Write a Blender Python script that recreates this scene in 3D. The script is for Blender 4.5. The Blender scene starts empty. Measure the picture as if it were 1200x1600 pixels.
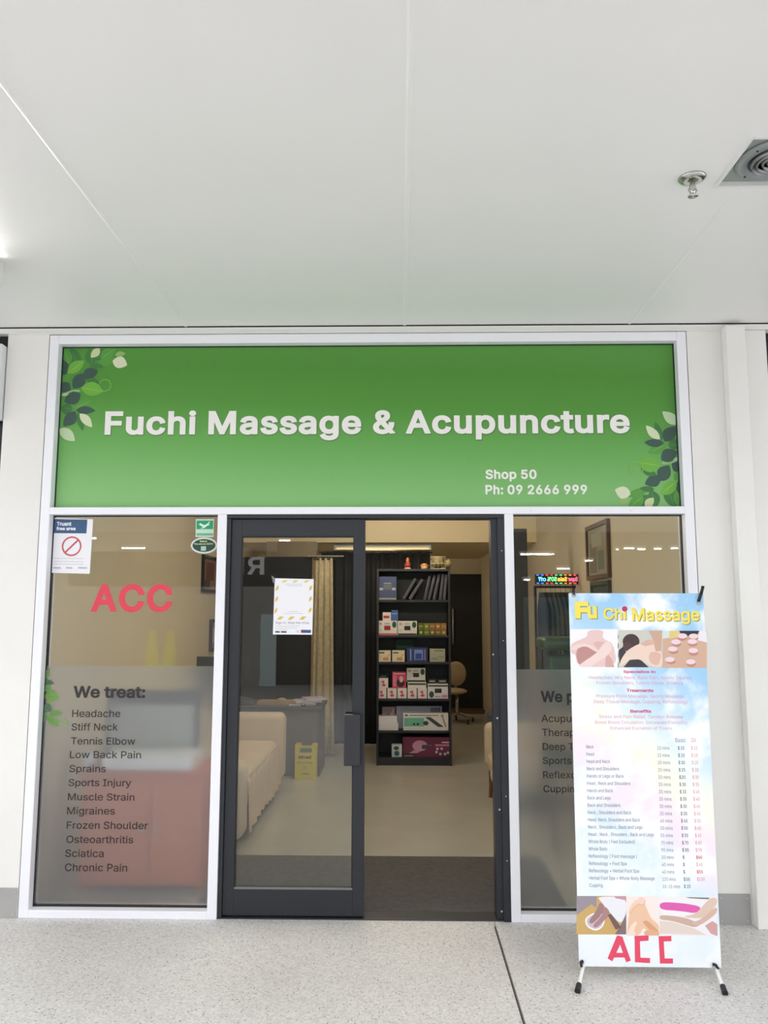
import bpy, bmesh, math, random
from mathutils import Vector, Matrix
from mathutils.geometry import delaunay_2d_cdt
random.seed(7)
S = bpy.context.scene
COL = S.collection

# ------------------------------------------------------------------ camera
F_PX, YAW, PITCH, ROLL = 1213.0, math.radians(-1.1354), math.radians(7.0626), math.radians(0.063)
CAM = Vector((0.0, -4.1987, 1.591))
cy, sy, cp, sp = math.cos(YAW), math.sin(YAW), math.cos(PITCH), math.sin(PITCH)
FWD = Vector((sy * cp, cy * cp, sp)); RGT = Vector((cy, -sy, 0)); UP = RGT.cross(FWD)
cr, sr = math.cos(ROLL), math.sin(ROLL)
RGT, UP = cr * RGT + sr * UP, -sr * RGT + cr * UP
cam_d = bpy.data.cameras.new('camera'); cam = bpy.data.objects.new('camera', cam_d); COL.objects.link(cam)
cam_d.sensor_fit = 'VERTICAL'; cam_d.sensor_height = 36.0; cam_d.lens = F_PX / 1600 * 36.0
cam_d.clip_start = 0.05; cam_d.clip_end = 200
M = Matrix((RGT, UP, -FWD)).transposed().to_4x4(); M.translation = CAM
cam.matrix_world = M
S.camera = cam

# ------------------------------------------------------------------ world, exposure
w = bpy.data.worlds.new('world'); S.world = w; w.use_nodes = True
bg = w.node_tree.nodes['Background']; bg.inputs[0].default_value = (0.93, 0.96, 1.0, 1); bg.inputs[1].default_value = 2.0
S.view_settings.view_transform = 'Standard'; S.view_settings.look = 'None'
S.view_settings.gamma = 1.0; S.view_settings.use_curve_mapping = False
S.view_settings.exposure = 0.25
S.cycles.use_denoising = True
S.cycles.max_bounces = 10; S.cycles.transparent_max_bounces = 24; S.cycles.transmission_bounces = 10
S.cycles.caustics_reflective = False; S.cycles.caustics_refractive = True; S.cycles.blur_glossy = .5
S.cycles.sample_clamp_indirect = 6.0

# ------------------------------------------------------------------ helpers
def ray(px, py): return FWD + (px - 600) / F_PX * RGT - (py - 800) / F_PX * UP
def P(px, py, y):                       # point on the upright plane at depth y
    d = ray(px, py); return CAM + d * ((y - CAM.y) / d.y)
def PZ(px, py, z=0.0):
    d = ray(px, py); return CAM + d * ((z - CAM.z) / d.z)
def PX(px, py, x):
    d = ray(px, py); return CAM + d * ((x - CAM.x) / d.x)
def lin(c):
    o = []
    for v in c[:3]:
        v /= 255.0; o.append(v / 12.92 if v <= .04045 else ((v + .055) / 1.055) ** 2.4)
    return (*o, 1)

MATS = {}
def mat(name, c, rough=.55, metal=0, var=0.0, scale=8.0, bump=0.0, bscale=120.0, spec=.5, emit=None, estr=0, alpha=1, coat=0):
    if name in MATS: return MATS[name]
    m = bpy.data.materials.new(name); m.use_nodes = True; nt = m.node_tree; b = nt.nodes['Principled BSDF']
    col = lin(c); b.inputs['Base Color'].default_value = col
    b.inputs['Roughness'].default_value = rough; b.inputs['Metallic'].default_value = metal
    b.inputs['Specular IOR Level'].default_value = spec; b.inputs['Coat Weight'].default_value = coat
    if emit: b.inputs['Emission Color'].default_value = lin(emit); b.inputs['Emission Strength'].default_value = estr
    if var or bump:
        tc = nt.nodes.new('ShaderNodeTexCoord')
    if var:
        n = nt.nodes.new('ShaderNodeTexNoise'); n.inputs['Scale'].default_value = scale; n.inputs['Detail'].default_value = 5
        r = nt.nodes.new('ShaderNodeValToRGB')
        r.color_ramp.elements[0].position = .3; r.color_ramp.elements[1].position = .7
        r.color_ramp.elements[0].color = (*[v * (1 - var) for v in col[:3]], 1)
        r.color_ramp.elements[1].color = (*[min(1, v * (1 + var)) for v in col[:3]], 1)
        nt.links.new(tc.outputs['Object'], n.inputs['Vector']); nt.links.new(n.outputs['Fac'], r.inputs[0]); nt.links.new(r.outputs[0], b.inputs['Base Color'])
    if bump:
        n2 = nt.nodes.new('ShaderNodeTexNoise'); n2.inputs['Scale'].default_value = bscale; n2.inputs['Detail'].default_value = 3
        bp_ = nt.nodes.new('ShaderNodeBump'); bp_.inputs['Strength'].default_value = bump; bp_.inputs['Distance'].default_value = .004
        nt.links.new(tc.outputs['Object'], n2.inputs['Vector']); nt.links.new(n2.outputs['Fac'], bp_.inputs['Height']); nt.links.new(bp_.outputs[0], b.inputs['Normal'])
    MATS[name] = m; return m

def C(r, g, b, rough=.6):               # plain printed or painted colour
    return mat('paint_%d_%d_%d' % (r, g, b), (r, g, b), rough)

class MB:
    def __init__(s): s.v = []; s.f = []
    def add(s, vs, fs):
        k = len(s.v); s.v += [tuple(v) for v in vs]; s.f += [tuple(i + k for i in f) for f in fs]; return s
    def box(s, x0, x1, y0, y1, z0, z1):
        if x1 < x0: x0, x1 = x1, x0
        if y1 < y0: y0, y1 = y1, y0
        if z1 < z0: z0, z1 = z1, z0
        return s.add([(x0, y0, z0), (x1, y0, z0), (x1, y1, z0), (x0, y1, z0), (x0, y0, z1), (x1, y0, z1), (x1, y1, z1), (x0, y1, z1)],
                     [(0, 3, 2, 1), (4, 5, 6, 7), (0, 1, 5, 4), (1, 2, 6, 5), (2, 3, 7, 6), (3, 0, 4, 7)])
    def poly(s, pts):                   # flat face; pts in order
        return s.add(pts, [tuple(range(len(pts)))])
    def prism(s, pts, d):               # polygon pushed along vector d
        n = len(pts); d = Vector(d); a = [Vector(p) for p in pts]; b = [p + d for p in a]
        return s.add(a + b, [tuple(range(n)), tuple(range(2 * n - 1, n - 1, -1))] + [(i, i + n, (i + 1) % n + n, (i + 1) % n) for i in range(n)])
    def tube(s, p0, p1, r0, r1=None, n=14):
        p0, p1 = Vector(p0), Vector(p1); r1 = r0 if r1 is None else r1
        z = (p1 - p0).normalized(); x = z.orthogonal().normalized(); y = z.cross(x)
        c = [(math.cos(2 * math.pi * i / n), math.sin(2 * math.pi * i / n)) for i in range(n)]
        vs = [p0 + x * a * r0 + y * b * r0 for a, b in c] + [p1 + x * a * r1 + y * b * r1 for a, b in c]
        return s.add(vs, [(i, (i + 1) % n, (i + 1) % n + n, i + n) for i in range(n)] + [tuple(range(n - 1, -1, -1)), tuple(range(n, 2 * n))])
    def path(s, pts, r, n=10):
        for a, b in zip(pts[:-1], pts[1:]): s.tube(a, b, r, n=n)
        return s
    def lathe(s, prof, c, axis='Z', n=28, flip=1):      # prof: (radius, height)
        k = len(prof); c = Vector(c); vs = []
        for r, h in prof:
            for i in range(n):
                a = 2 * math.pi * i / n
                vs.append(c + Vector((r * math.cos(a), r * math.sin(a), h * flip)))
        fs = [(j * n + i, j * n + (i + 1) % n, (j + 1) * n + (i + 1) % n, (j + 1) * n + i) for j in range(k - 1) for i in range(n)]
        if prof[0][0] > 1e-6: fs.append(tuple(range(n - 1, -1, -1)))
        if prof[-1][0] > 1e-6: fs.append(tuple(range((k - 1) * n, k * n)))
        return s.add(vs, fs)
    def grid(s, fn, nu, nv):
        vs = [fn(i / nu, j / nv) for j in range(nv + 1) for i in range(nu + 1)]
        return s.add(vs, [(j * (nu + 1) + i, j * (nu + 1) + i + 1, (j + 1) * (nu + 1) + i + 1, (j + 1) * (nu + 1) + i) for j in range(nv) for i in range(nu)])
    def sheet(s, fn, nu, nv, off):      # a grid with thickness off (vector)
        off = Vector(off); k = (nu + 1) * (nv + 1)
        a = [Vector(fn(i / nu, j / nv)) for j in range(nv + 1) for i in range(nu + 1)]
        q = [(j * (nu + 1) + i, j * (nu + 1) + i + 1, (j + 1) * (nu + 1) + i + 1, (j + 1) * (nu + 1) + i) for j in range(nv) for i in range(nu)]
        fs = q + [tuple(k + t for t in reversed(f)) for f in q]
        rim = [i for i in range(nu + 1)] + [j * (nu + 1) + nu for j in range(1, nv + 1)] + [nv * (nu + 1) + i for i in range(nu - 1, -1, -1)] + [j * (nu + 1) for j in range(nv - 1, 0, -1)]
        fs += [(rim[(t + 1) % len(rim)], rim[t], rim[t] + k, rim[(t + 1) % len(rim)] + k) for t in range(len(rim))]
        return s.add(a + [p + off for p in a], fs)

def wloc(o):
    v = Vector((0, 0, 0))
    while o is not None: v = v + o.location; o = o.parent
    return v
def tag(o, label=None, cat=None, group=None, kind=None):
    if label: o['label'] = label
    if cat: o['category'] = cat
    if group: o['group'] = group
    if kind: o['kind'] = kind
    return o
def thing(name, loc=(0, 0, 0), label=None, cat=None, group=None, kind=None, rz=0, parent=None):
    o = bpy.data.objects.new(name, None); COL.objects.link(o); o.empty_display_size = .1
    o.parent = parent
    o.location = Vector(loc) - (wloc(parent) if parent else Vector((0, 0, 0))); o.rotation_euler = (0, 0, rz)
    return tag(o, label, cat, group, kind)
def mk(mb, name, m, parent=None, smooth=False, bevel=0, seg=2, local=False, sub=0, **t):
    me = bpy.data.meshes.new(name)
    vs = [Vector(v) for v in mb.v]
    if parent is None:
        lo = [min(v[i] for v in vs) for i in range(3)]; hi = [max(v[i] for v in vs) for i in range(3)]
        org = Vector(((lo[0] + hi[0]) / 2, (lo[1] + hi[1]) / 2, lo[2]))
    else: org = Vector((0, 0, 0)) if local else wloc(parent)
    me.from_pydata([v - org for v in vs], [], mb.f); me.update()
    bmm = bmesh.new(); bmm.from_mesh(me); bmesh.ops.recalc_face_normals(bmm, faces=bmm.faces); bmm.to_mesh(me); bmm.free()
    me.materials.append(m)
    o = bpy.data.objects.new(name, me); COL.objects.link(o); o.parent = parent
    if parent is None: o.location = org
    if smooth:
        for p_ in me.polygons: p_.use_smooth = True
    if bevel:
        bv = o.modifiers.new('bevel', 'BEVEL'); bv.width = bevel; bv.segments = seg; bv.limit_method = 'ANGLE'; bv.angle_limit = .6
    if sub:
        sb = o.modifiers.new('sub', 'SUBSURF'); sb.levels = sub; sb.render_levels = sub
    return tag(o, **t)
def flatpoly(name, pts, m, parent):     # printed shape; pts are world points of an upright plane facing the street
    return mk(MB().poly(pts), name, m, parent)

# text: glyph outlines turned into mesh, fitted to a box
FONT = None
try:
    import os
    fp = os.path.join(bpy.utils.system_resource('DATAFILES'), 'fonts', 'Inter.woff2')
    if os.path.exists(fp): FONT = bpy.data.fonts.load(fp)
except Exception: FONT = None
DG = None
_LOOP, _GLY, _ADV = {}, {}, {}
def outline(ch):
    """closed outlines of a string as lists of points"""
    if ch in _LOOP: return _LOOP[ch]
    c = bpy.data.curves.new('t', 'FONT'); c.body = ch; c.size = 1
    if FONT: c.font = FONT
    c.resolution_u = 4; c.fill_mode = 'NONE'
    o = bpy.data.objects.new('t', c); COL.objects.link(o)
    me = bpy.data.meshes.new_from_object(o.evaluated_get(bpy.context.evaluated_depsgraph_get()))
    co = [v.co.copy() for v in me.vertices]; nb = {}
    for e in me.edges: a, b = e.vertices; nb.setdefault(a, []).append(b); nb.setdefault(b, []).append(a)
    bpy.data.objects.remove(o); bpy.data.curves.remove(c); bpy.data.meshes.remove(me)
    seen, loops = set(), []
    for s in range(len(co)):
        if s in seen or s not in nb: continue
        lp = [s]; seen.add(s); step = s + 1 if s + 1 in nb[s] else nb[s][0]
        while step not in seen:
            lp.append(step); seen.add(step); cand = [q for q in nb[step] if q not in seen]
            if not cand: break
            step = cand[0]
        pts = []
        for i in lp:
            if not pts or (co[i] - pts[-1]).length > 1e-3: pts.append(co[i])
        if len(pts) > 1 and (pts[0] - pts[-1]).length < 1e-3: pts.pop()
        if len(pts) > 2: loops.append(pts)
    _LOOP[ch] = loops
    return loops
def advance(ch):
    if ch not in _ADV:
        bar = max(v.x for p_ in outline('|') for v in p_); _ADV[ch] = max(v.x for p_ in outline(ch + '|') for v in p_) - bar
    return _ADV[ch]
def glyph(ch, bold):
    """one letter as triangles without overlaps, its outline widened by bold"""
    if (ch, bold) in _GLY: return _GLY[(ch, bold)]
    loops = outline(ch)
    if not loops: _GLY[(ch, bold)] = ([], []); return [], []
    area = lambda p: sum(p[i].x * p[(i + 1) % len(p)].y - p[(i + 1) % len(p)].x * p[i].y for i in range(len(p))) / 2
    A = [area(p) for p in loops]; sg = 1 if max(A, key=abs) > 0 else -1; L2 = []
    for p in loops:
        out = []; n = len(p)
        for i in range(n):
            d1 = (p[i] - p[i - 1]).normalized(); d2 = (p[(i + 1) % n] - p[i]).normalized()
            s = (Vector((d1.y, -d1.x, 0)) + Vector((d2.y, -d2.x, 0))) * .5
            out.append(p[i] + s / max(s.length_squared, .4) * bold * sg)
        L2.append(out)
    pts, ed = [], []
    for p in L2: k = len(pts); pts += [Vector((v.x, v.y)) for v in p]; ed += [(k + i, k + (i + 1) % len(p)) for i in range(len(p))]
    V, _, Fc = delaunay_2d_cdt(pts, ed, [], 0, 1e-5)[:3]
    keep = []
    for f in Fc:
        x = sum(V[i].x for i in f) / len(f); y = sum(V[i].y for i in f) / len(f); wn = 0
        for a, b in ed:
            a, b = pts[a], pts[b]
            if (a.y <= y) != (b.y <= y):
                if (b.x - a.x) * (y - a.y) / (b.y - a.y) + a.x > x: wn += 1 if b.y > a.y else -1
        if wn * sg > 0: keep.append(tuple(f))
    used = sorted({i for f in keep for i in f}); mp = {j: i for i, j in enumerate(used)}
    r = ([Vector((V[j].x, V[j].y, 0)) for j in used], [tuple(mp[i] for i in f) for f in keep])
    _GLY[(ch, bold)] = r
    return r
def glyphs(body, bold=0.0, extrude=0.0, spacing=1.0):
    vs, fs, x = [], [], 0.0
    for ch in body:
        g, f = glyph(ch, bold) if ch != ' ' else ([], [])
        k = len(vs); vs += [Vector((v.x + x, v.y, 0)) for v in g]; fs += [tuple(i + k for i in q) for q in f]
        x += advance(ch) * spacing
    return vs, fs
CAPH = {}
def caph(bold):
    if bold not in CAPH:
        vs, _ = glyphs('H', bold); CAPH[bold] = (min(v.y for v in vs), max(v.y for v in vs))
    return CAPH[bold]
def add_text(mb, body, x0, x1, zb, zt, y, bold=.0, mirror=False, thick=0.0, wfac=None, spacing=1.0):
    """body between x0 and x1, baseline zb, capital top zt on plane y; x1 None keeps the width natural (times wfac)"""
    vs, fs = glyphs(body, bold, 0.0, spacing)
    if not vs: return mb
    lo, hi = caph(bold); sc = (zt - zb) / (hi - lo)
    a, b = min(v.x for v in vs), max(v.x for v in vs)
    sx = (x1 - x0) / (b - a) if x1 is not None else sc * (wfac or 1)
    out = []
    for v in vs:
        x = (v.x - a) * sx
        x = x0 + x if not mirror else x0 + (b - a) * sx - x
        out.append((x, y, zb + (v.y - lo) * sc))
    if thick:
        k = len(out); edges = {}
        for f in fs:
            for i in range(len(f)):
                e = (f[i], f[(i + 1) % len(f)]); edges[e] = 1
        rim = [(a_, b_) for (a_, b_) in edges if (b_, a_) not in edges]
        back = [(p_[0], p_[1] + thick, p_[2]) for p_ in out]
        mb.add(out + back, fs + [tuple(reversed([i + k for i in f])) for f in fs] + [(a_, a_ + k, b_ + k, b_) for a_, b_ in rim])
        return mb
    return mb.add(out, fs)
def text_px(body, px0, px1, pyb, pyt, y, m, parent, name='lettering', bold=0.0, mirror=False, thick=0.0, wfac=None, spacing=1.0, dy=0.0, label=None):
    a = P(px0, pyb, y); t = P(px0, pyt, y); x1 = None if px1 is None else P(px1, pyb, y).x
    mb = add_text(MB(), body, a.x, x1, a.z, t.z, y - dy, bold, mirror, thick, wfac, spacing)
    return mk(mb, name, m, parent, label=label)

def letters_px(body, px0, px1, pyb, pyt, y, m, parent, bold, thick=0.0, dy=0.0, sp_=1.07, name='letter'):
    """the same, but every letter is a part of its own"""
    a = P(px0, pyb, y); t = P(px0, pyt, y); X1 = P(px1, pyb, y).x
    vs, _ = glyphs(body, bold, 0, sp_); A, B = min(v.x for v in vs), max(v.x for v in vs); k = (X1 - a.x) / (B - A)
    for i, ch in enumerate(body):
        if ch == ' ': continue
        g, _ = glyphs(ch, bold); r = max(v.x for v in g); l = min(v.x for v in g)
        e, _ = glyphs(body[:i + 1], bold, 0, sp_); sh = max(v.x for v in e) - r
        x0 = a.x + (l + sh - A) * k
        mk(add_text(MB(), ch, x0, x0 + (r - l) * k, a.z, t.z, y - dy, bold, False, thick), name, m, parent)

# ------------------------------------------------------------------ materials
WALLW = mat('cream_painted_wall', (240, 238, 234), .55, var=.02, scale=3, bump=.1, bscale=60)
CEILW = mat('soffit_panel_white', (242, 241, 240), .42, var=.012, scale=1.5)
TRIMW = mat('white_trim', (236, 235, 231), .45)
ALUW = mat('white_powdercoat_aluminium', (246, 246, 252), .28, spec=.6)
BLK = mat('black_gap', (14, 15, 17), .6)
GASK = mat('black_rubber_gasket', (18, 24, 26), .5)
DOORB = mat('charcoal_powdercoat_aluminium', (37, 40, 47), .38, var=.06, scale=3)
SCREW = mat('steel_screw', (215, 215, 215), .3, metal=.8)
KICK = mat('grey_metal_kickplate', (170, 168, 167), .5, var=.05, scale=6)
CREAM = mat('cream_interior_wall', (222, 208, 182), .7, var=.02, scale=2)
CREAM2 = mat('warm_cream_bulkhead', (242, 226, 188), .65, var=.02, scale=2)
CEILI = mat('interior_ceiling', (225, 210, 178), .7)
BLACKP = mat('black_partition', (20, 22, 26), .7, var=.1, scale=2)
VINYL = mat('beige_vinyl_floor', (180, 176, 166), .25, var=.05, scale=2.5, bump=.05)
MATD = mat('dark_entrance_carpet', (82, 79, 78), .95, var=.18, scale=30, bump=.6, bscale=350)
SHELFB = mat('black_melamine', (34, 35, 42), .45, var=.05)
PAPERW = mat('white_paper', (244, 243, 248), .6)

def concrete():
    m = bpy.data.materials.new('honed_aggregate_concrete'); m.use_nodes = True; nt = m.node_tree; b = nt.nodes['Principled BSDF']
    tc = nt.nodes.new('ShaderNodeTexCoord')
    n = nt.nodes.new('ShaderNodeTexNoise'); n.inputs['Scale'].default_value = 1.6; n.inputs['Detail'].default_value = 6
    r = nt.nodes.new('ShaderNodeValToRGB'); r.color_ramp.elements[0].position = .3; r.color_ramp.elements[1].position = .72
    r.color_ramp.elements[0].color = lin((213, 210, 208)); r.color_ramp.elements[1].color = lin((227, 225, 223))
    nf = nt.nodes.new('ShaderNodeTexNoise'); nf.inputs['Scale'].default_value = 95; nf.inputs['Detail'].default_value = 3
    rf = nt.nodes.new('ShaderNodeValToRGB'); rf.color_ramp.elements[0].position = .38; rf.color_ramp.elements[1].position = .62
    rf.color_ramp.elements[0].color = (.80, .79, .77, 1); rf.color_ramp.elements[1].color = (1.0, 1.0, 1.0, 1)
    v = nt.nodes.new('ShaderNodeTexVoronoi'); v.inputs['Scale'].default_value = 75
    vc = nt.nodes.new('ShaderNodeSeparateColor')
    th = nt.nodes.new('ShaderNodeMath'); th.operation = 'GREATER_THAN'; th.inputs[1].default_value = .80
    ds = nt.nodes.new('ShaderNodeMath'); ds.operation = 'LESS_THAN'; ds.inputs[1].default_value = .30
    mu = nt.nodes.new('ShaderNodeMath'); mu.operation = 'MULTIPLY'
    mx = nt.nodes.new('ShaderNodeMix'); mx.data_type = 'RGBA'; mx.blend_type = 'MULTIPLY'; mx.inputs[0].default_value = 1
    mx2 = nt.nodes.new('ShaderNodeMix'); mx2.data_type = 'RGBA'; mx2.inputs[7].default_value = lin((128, 121, 113))
    sc = nt.nodes.new('ShaderNodeMath'); sc.operation = 'MULTIPLY'; sc.inputs[1].default_value = .75
    L = nt.links.new
    for t in (n, nf, v): L(tc.outputs['Object'], t.inputs['Vector'])
    L(n.outputs['Fac'], r.inputs[0]); L(nf.outputs['Fac'], rf.inputs[0]); L(r.outputs[0], mx.inputs[6]); L(rf.outputs[0], mx.inputs[7])
    L(v.outputs['Color'], vc.inputs[0]); L(vc.outputs[0], th.inputs[0]); L(v.outputs['Distance'], ds.inputs[0]); L(th.outputs[0], mu.inputs[0]); L(ds.outputs[0], mu.inputs[1])
    L(mu.outputs[0], sc.inputs[0]); L(sc.outputs[0], mx2.inputs[0]); L(mx.outputs[2], mx2.inputs[6]); L(mx2.outputs[2], b.inputs['Base Color'])
    b.inputs['Roughness'].default_value = .6
    bu = nt.nodes.new('ShaderNodeBump'); bu.inputs['Strength'].default_value = .12; bu.inputs['Distance'].default_value = .003
    L(nf.outputs['Fac'], bu.inputs['Height']); L(bu.outputs[0], b.inputs['Normal'])
    return m
CONC = concrete()

def clear_glass(name, refl=1.0, tint=(.96, .975, .97)):
    m = bpy.data.materials.new(name); m.use_nodes = True; nt = m.node_tree; nt.nodes.clear()
    out = nt.nodes.new('ShaderNodeOutputMaterial'); tr = nt.nodes.new('ShaderNodeBsdfTransparent'); gl = nt.nodes.new('ShaderNodeBsdfGlossy')
    tr.inputs[0].default_value = (*tint, 1); gl.inputs['Roughness'].default_value = 0.0; gl.inputs[0].default_value = (refl, refl, refl, 1)
    lw = nt.nodes.new('ShaderNodeLayerWeight'); lw.inputs[0].default_value = .5
    pw = nt.nodes.new('ShaderNodeMath'); pw.operation = 'POWER'; pw.inputs[1].default_value = 5
    ma = nt.nodes.new('ShaderNodeMath'); ma.operation = 'MULTIPLY_ADD'; ma.inputs[1].default_value = .955; ma.inputs[2].default_value = .045
    mx = nt.nodes.new('ShaderNodeMixShader'); L = nt.links.new
    L(lw.outputs['Facing'], pw.inputs[0]); L(pw.outputs[0], ma.inputs[0]); L(ma.outputs[0], mx.inputs[0]); L(tr.outputs[0], mx.inputs[1]); L(gl.outputs[0], mx.inputs[2]); L(mx.outputs[0], out.inputs[0])
    return m
GLASS = clear_glass('clear_glass')

def frosted():
    m = bpy.data.materials.new('frosted_vinyl_film'); m.use_nodes = True; nt = m.node_tree; nt.nodes.clear()
    out = nt.nodes.new('ShaderNodeOutputMaterial')
    rf = nt.nodes.new('ShaderNodeBsdfRefraction'); rf.inputs['Roughness'].default_value = .30; rf.inputs['IOR'].default_value = 1.2; rf.inputs[0].default_value = (.93, .94, .95, 1)
    df = nt.nodes.new('ShaderNodeBsdfDiffuse'); df.inputs[0].default_value = (.82, .81, .81, 1)
    tl = nt.nodes.new('ShaderNodeBsdfTranslucent'); tl.inputs[0].default_value = (.75, .75, .75, 1)
    gl = nt.nodes.new('ShaderNodeBsdfGlossy'); gl.inputs['Roughness'].default_value = .35
    a = nt.nodes.new('ShaderNodeMixShader'); a.inputs[0].default_value = .5
    b = nt.nodes.new('ShaderNodeMixShader'); b.inputs[0].default_value = .09
    c = nt.nodes.new('ShaderNodeMixShader'); c.inputs[0].default_value = .05; L = nt.links.new
    L(df.outputs[0], a.inputs[1]); L(tl.outputs[0], a.inputs[2]); L(rf.outputs[0], b.inputs[1]); L(a.outputs[0], b.inputs[2])
    L(b.outputs[0], c.inputs[1]); L(gl.outputs[0], c.inputs[2]); L(c.outputs[0], out.inputs[0])
    return m
FROST = frosted()

def vertical_gradient(name, stops, z0, z1, x_amt=0, rough=.35):
    """a vertical blend between z0 and z1 (object space), from bottom to top"""
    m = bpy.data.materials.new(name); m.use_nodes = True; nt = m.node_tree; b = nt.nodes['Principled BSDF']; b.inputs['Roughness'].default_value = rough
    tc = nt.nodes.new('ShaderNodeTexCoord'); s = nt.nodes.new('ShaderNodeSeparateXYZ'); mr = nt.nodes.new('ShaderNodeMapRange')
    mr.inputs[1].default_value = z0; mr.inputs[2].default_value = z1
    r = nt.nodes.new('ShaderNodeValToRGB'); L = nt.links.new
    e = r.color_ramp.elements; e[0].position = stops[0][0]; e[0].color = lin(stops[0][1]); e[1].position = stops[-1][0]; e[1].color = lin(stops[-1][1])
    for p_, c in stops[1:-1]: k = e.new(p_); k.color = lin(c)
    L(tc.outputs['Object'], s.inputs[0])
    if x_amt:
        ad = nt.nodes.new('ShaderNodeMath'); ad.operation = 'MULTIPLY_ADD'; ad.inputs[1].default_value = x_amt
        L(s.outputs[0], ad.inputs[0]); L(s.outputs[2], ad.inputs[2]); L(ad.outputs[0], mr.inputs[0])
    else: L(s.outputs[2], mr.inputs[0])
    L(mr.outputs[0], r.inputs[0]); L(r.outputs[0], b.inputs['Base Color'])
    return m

# ------------------------------------------------------------------ shell: pavement, soffit, walls
CZ = 3.165                                # soffit height
XL, XR = -1.974, 1.596                    # outer edges of the shopfront frame
fl = mk(MB().box(-9, 9, -16, -.0, -.12, -.02), 'floor', mat('joint_filler', (112, 106, 98), .9), kind='structure')
for x0, x1 in ((-9, -3.13), (-3.122, .474), (.486, 4.09), (4.10, 9)):
    mk(MB().box(x0, x1, -16, 0.02, -.1, 0), 'slab', CONC, fl)

ce = mk(MB().box(-8.6, 8.6, -2.75, .1, CZ + .07, CZ + .2), 'ceiling', TRIMW, kind='structure')
JX = [-8.58, -7.35, -6.12, -4.89, -3.66, -2.43, -1.2, .032, 1.283, 2.53, 3.76, 4.99, 6.22, 7.45]
for a, b in zip(JX[:-1], JX[1:]):
    if abs(a - 1.283) < .01:              # this panel is cut around the recessed fitting
        for q in ((a + .002, b - .002, -2.75, -1.745), (a + .002, b - .002, -1.425, -.012), (1.502, b - .002, -1.745, -1.425)):
            mk(MB().box(q[0], q[1], q[2], q[3], CZ, CZ + .012), 'panel', CEILW, ce)
    elif abs(a - .032) < .01:
        for q in ((a + .002, b - .002, -2.75, -1.745), (a + .002, b - .002, -1.425, -.012), (a + .002, 1.182, -1.745, -1.425)):
            mk(MB().box(q[0], q[1], q[2], q[3], CZ, CZ + .012), 'panel', CEILW, ce)
    else:
        mk(MB().box(a + .002, b - .002, -2.75, -.012, CZ, CZ + .012), 'panel', CEILW, ce)
for a in JX[1:-1]:
    y0s = ((-2.75, -1.745), (-1.425, -.012)) if abs(a - 1.283) < .01 else ((-2.75, -.012),)
    for y0, y1 in y0s:
        mk(MB().prism([(a - .010, y0, CZ), (a - .003, y0, CZ - .0035), (a + .003, y0, CZ - .0035), (a + .010, y0, CZ)], (0, y1 - y0, 0)), 'joint_strip', CEILW, ce)
mk(MB().box(-8.6, 8.6, -2.81, -2.75, CZ - .18, CZ + .3), 'trim_2', TRIMW, kind='structure')

tr = mk(MB().box(-8.5, 8.5, -.012, .09, 3.128, CZ - .008), 'trim_1', TRIMW, kind='structure')
mk(MB().box(-8.5, 8.5, .0, .09, CZ - .008, CZ + .01), 'shadow_gap', BLK, tr)
mk(MB().box(-2.2, 1.8, -.018, .0, 3.124, 3.131), 'bead', TRIMW, tr)

wl = mk(MB().box(-2.212, XL - .004, 0, .16, 0, 3.126), 'wall_left', WALLW, kind='structure')
def kick(x0, x1, parent, y=-.004):
    k = mk(MB().box(x0, x1, y, .0, .0, .150), 'kickplate', KICK, parent, bevel=.001)
    for sx in (x0 + .018, x1 - .018):
        for z in (.02, .13): mk(MB().lathe([(.0, -.002), (.004, -.001), (.004, 0)], (0, 0, 0), n=10).__class__().tube((sx, y - .002, z), (sx, y, z), .004, n=10), 'screw', SCREW, k)
kick(-2.209, XL - .006, wl)
wr = mk(MB().box(XR + .004, 2.035, 0, .16, 0, 3.126), 'wall_right', WALLW, kind='structure')
kick(XR + .02, 1.783, wr)
ms = mk(MB().box(1.79, 1.896, -.062, -.001, 0.0, 3.135), 'cover_strip', WALLW, wr, bevel=.004)
for z in (2.86, 1.95, 1.42, .94): mk(MB().tube((1.845, -.0635, z), (1.845, -.0615, z), .005, n=10), 'screw', WALLW, ms)

# neighbours: roller shutter box on the left, window on the right
NBW = mat('neighbour_dark_glazing', (38, 40, 46), .15)
nl = mk(MB().box(-4.4, -2.214, .05, .12, .0, 3.06), 'wall_neighbour_left', NBW, kind='structure')
mk(MB().box(-4.4, -2.216, .03, .12, 3.06, 3.126), 'head_gap', BLK, nl)
mk(MB().box(-2.30, -2.214, .03, .16, 0, 2.22), 'post', TRIMW, nl)
sh = mk(MB().box(-4.4, -2.218, -.05, .026, 2.63, 3.06), 'roller_shutter_box', mat('white_shutter_steel', (226, 228, 230), .4), bevel=.01,
        label='white ribbed roller shutter box above the neighbouring shopfront', cat='shutter')
for k in range(5): mk(MB().box(-4.4, -2.2185, -.054, -.049, 2.76 + .026 * k, 2.766 + .026 * k), 'rib', mat('shutter_groove', (150, 154, 160), .5), sh)
nr = mk(MB().box(2.037, 4.6, .05, .12, .0, 3.126), 'wall_neighbour_right', NBW, kind='structure')
mk(MB().box(2.10, 2.16, .02, .1, 0, 3.08), 'mullion', ALUW, nr)
mk(MB().box(-8.5, -4.4, 0, .16, 0, 3.126), 'wall_far_left', WALLW, kind='structure')
mk(MB().box(4.6, 8.5, 0, .16, 0, 3.126), 'wall_far_right', WALLW, kind='structure')

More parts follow.
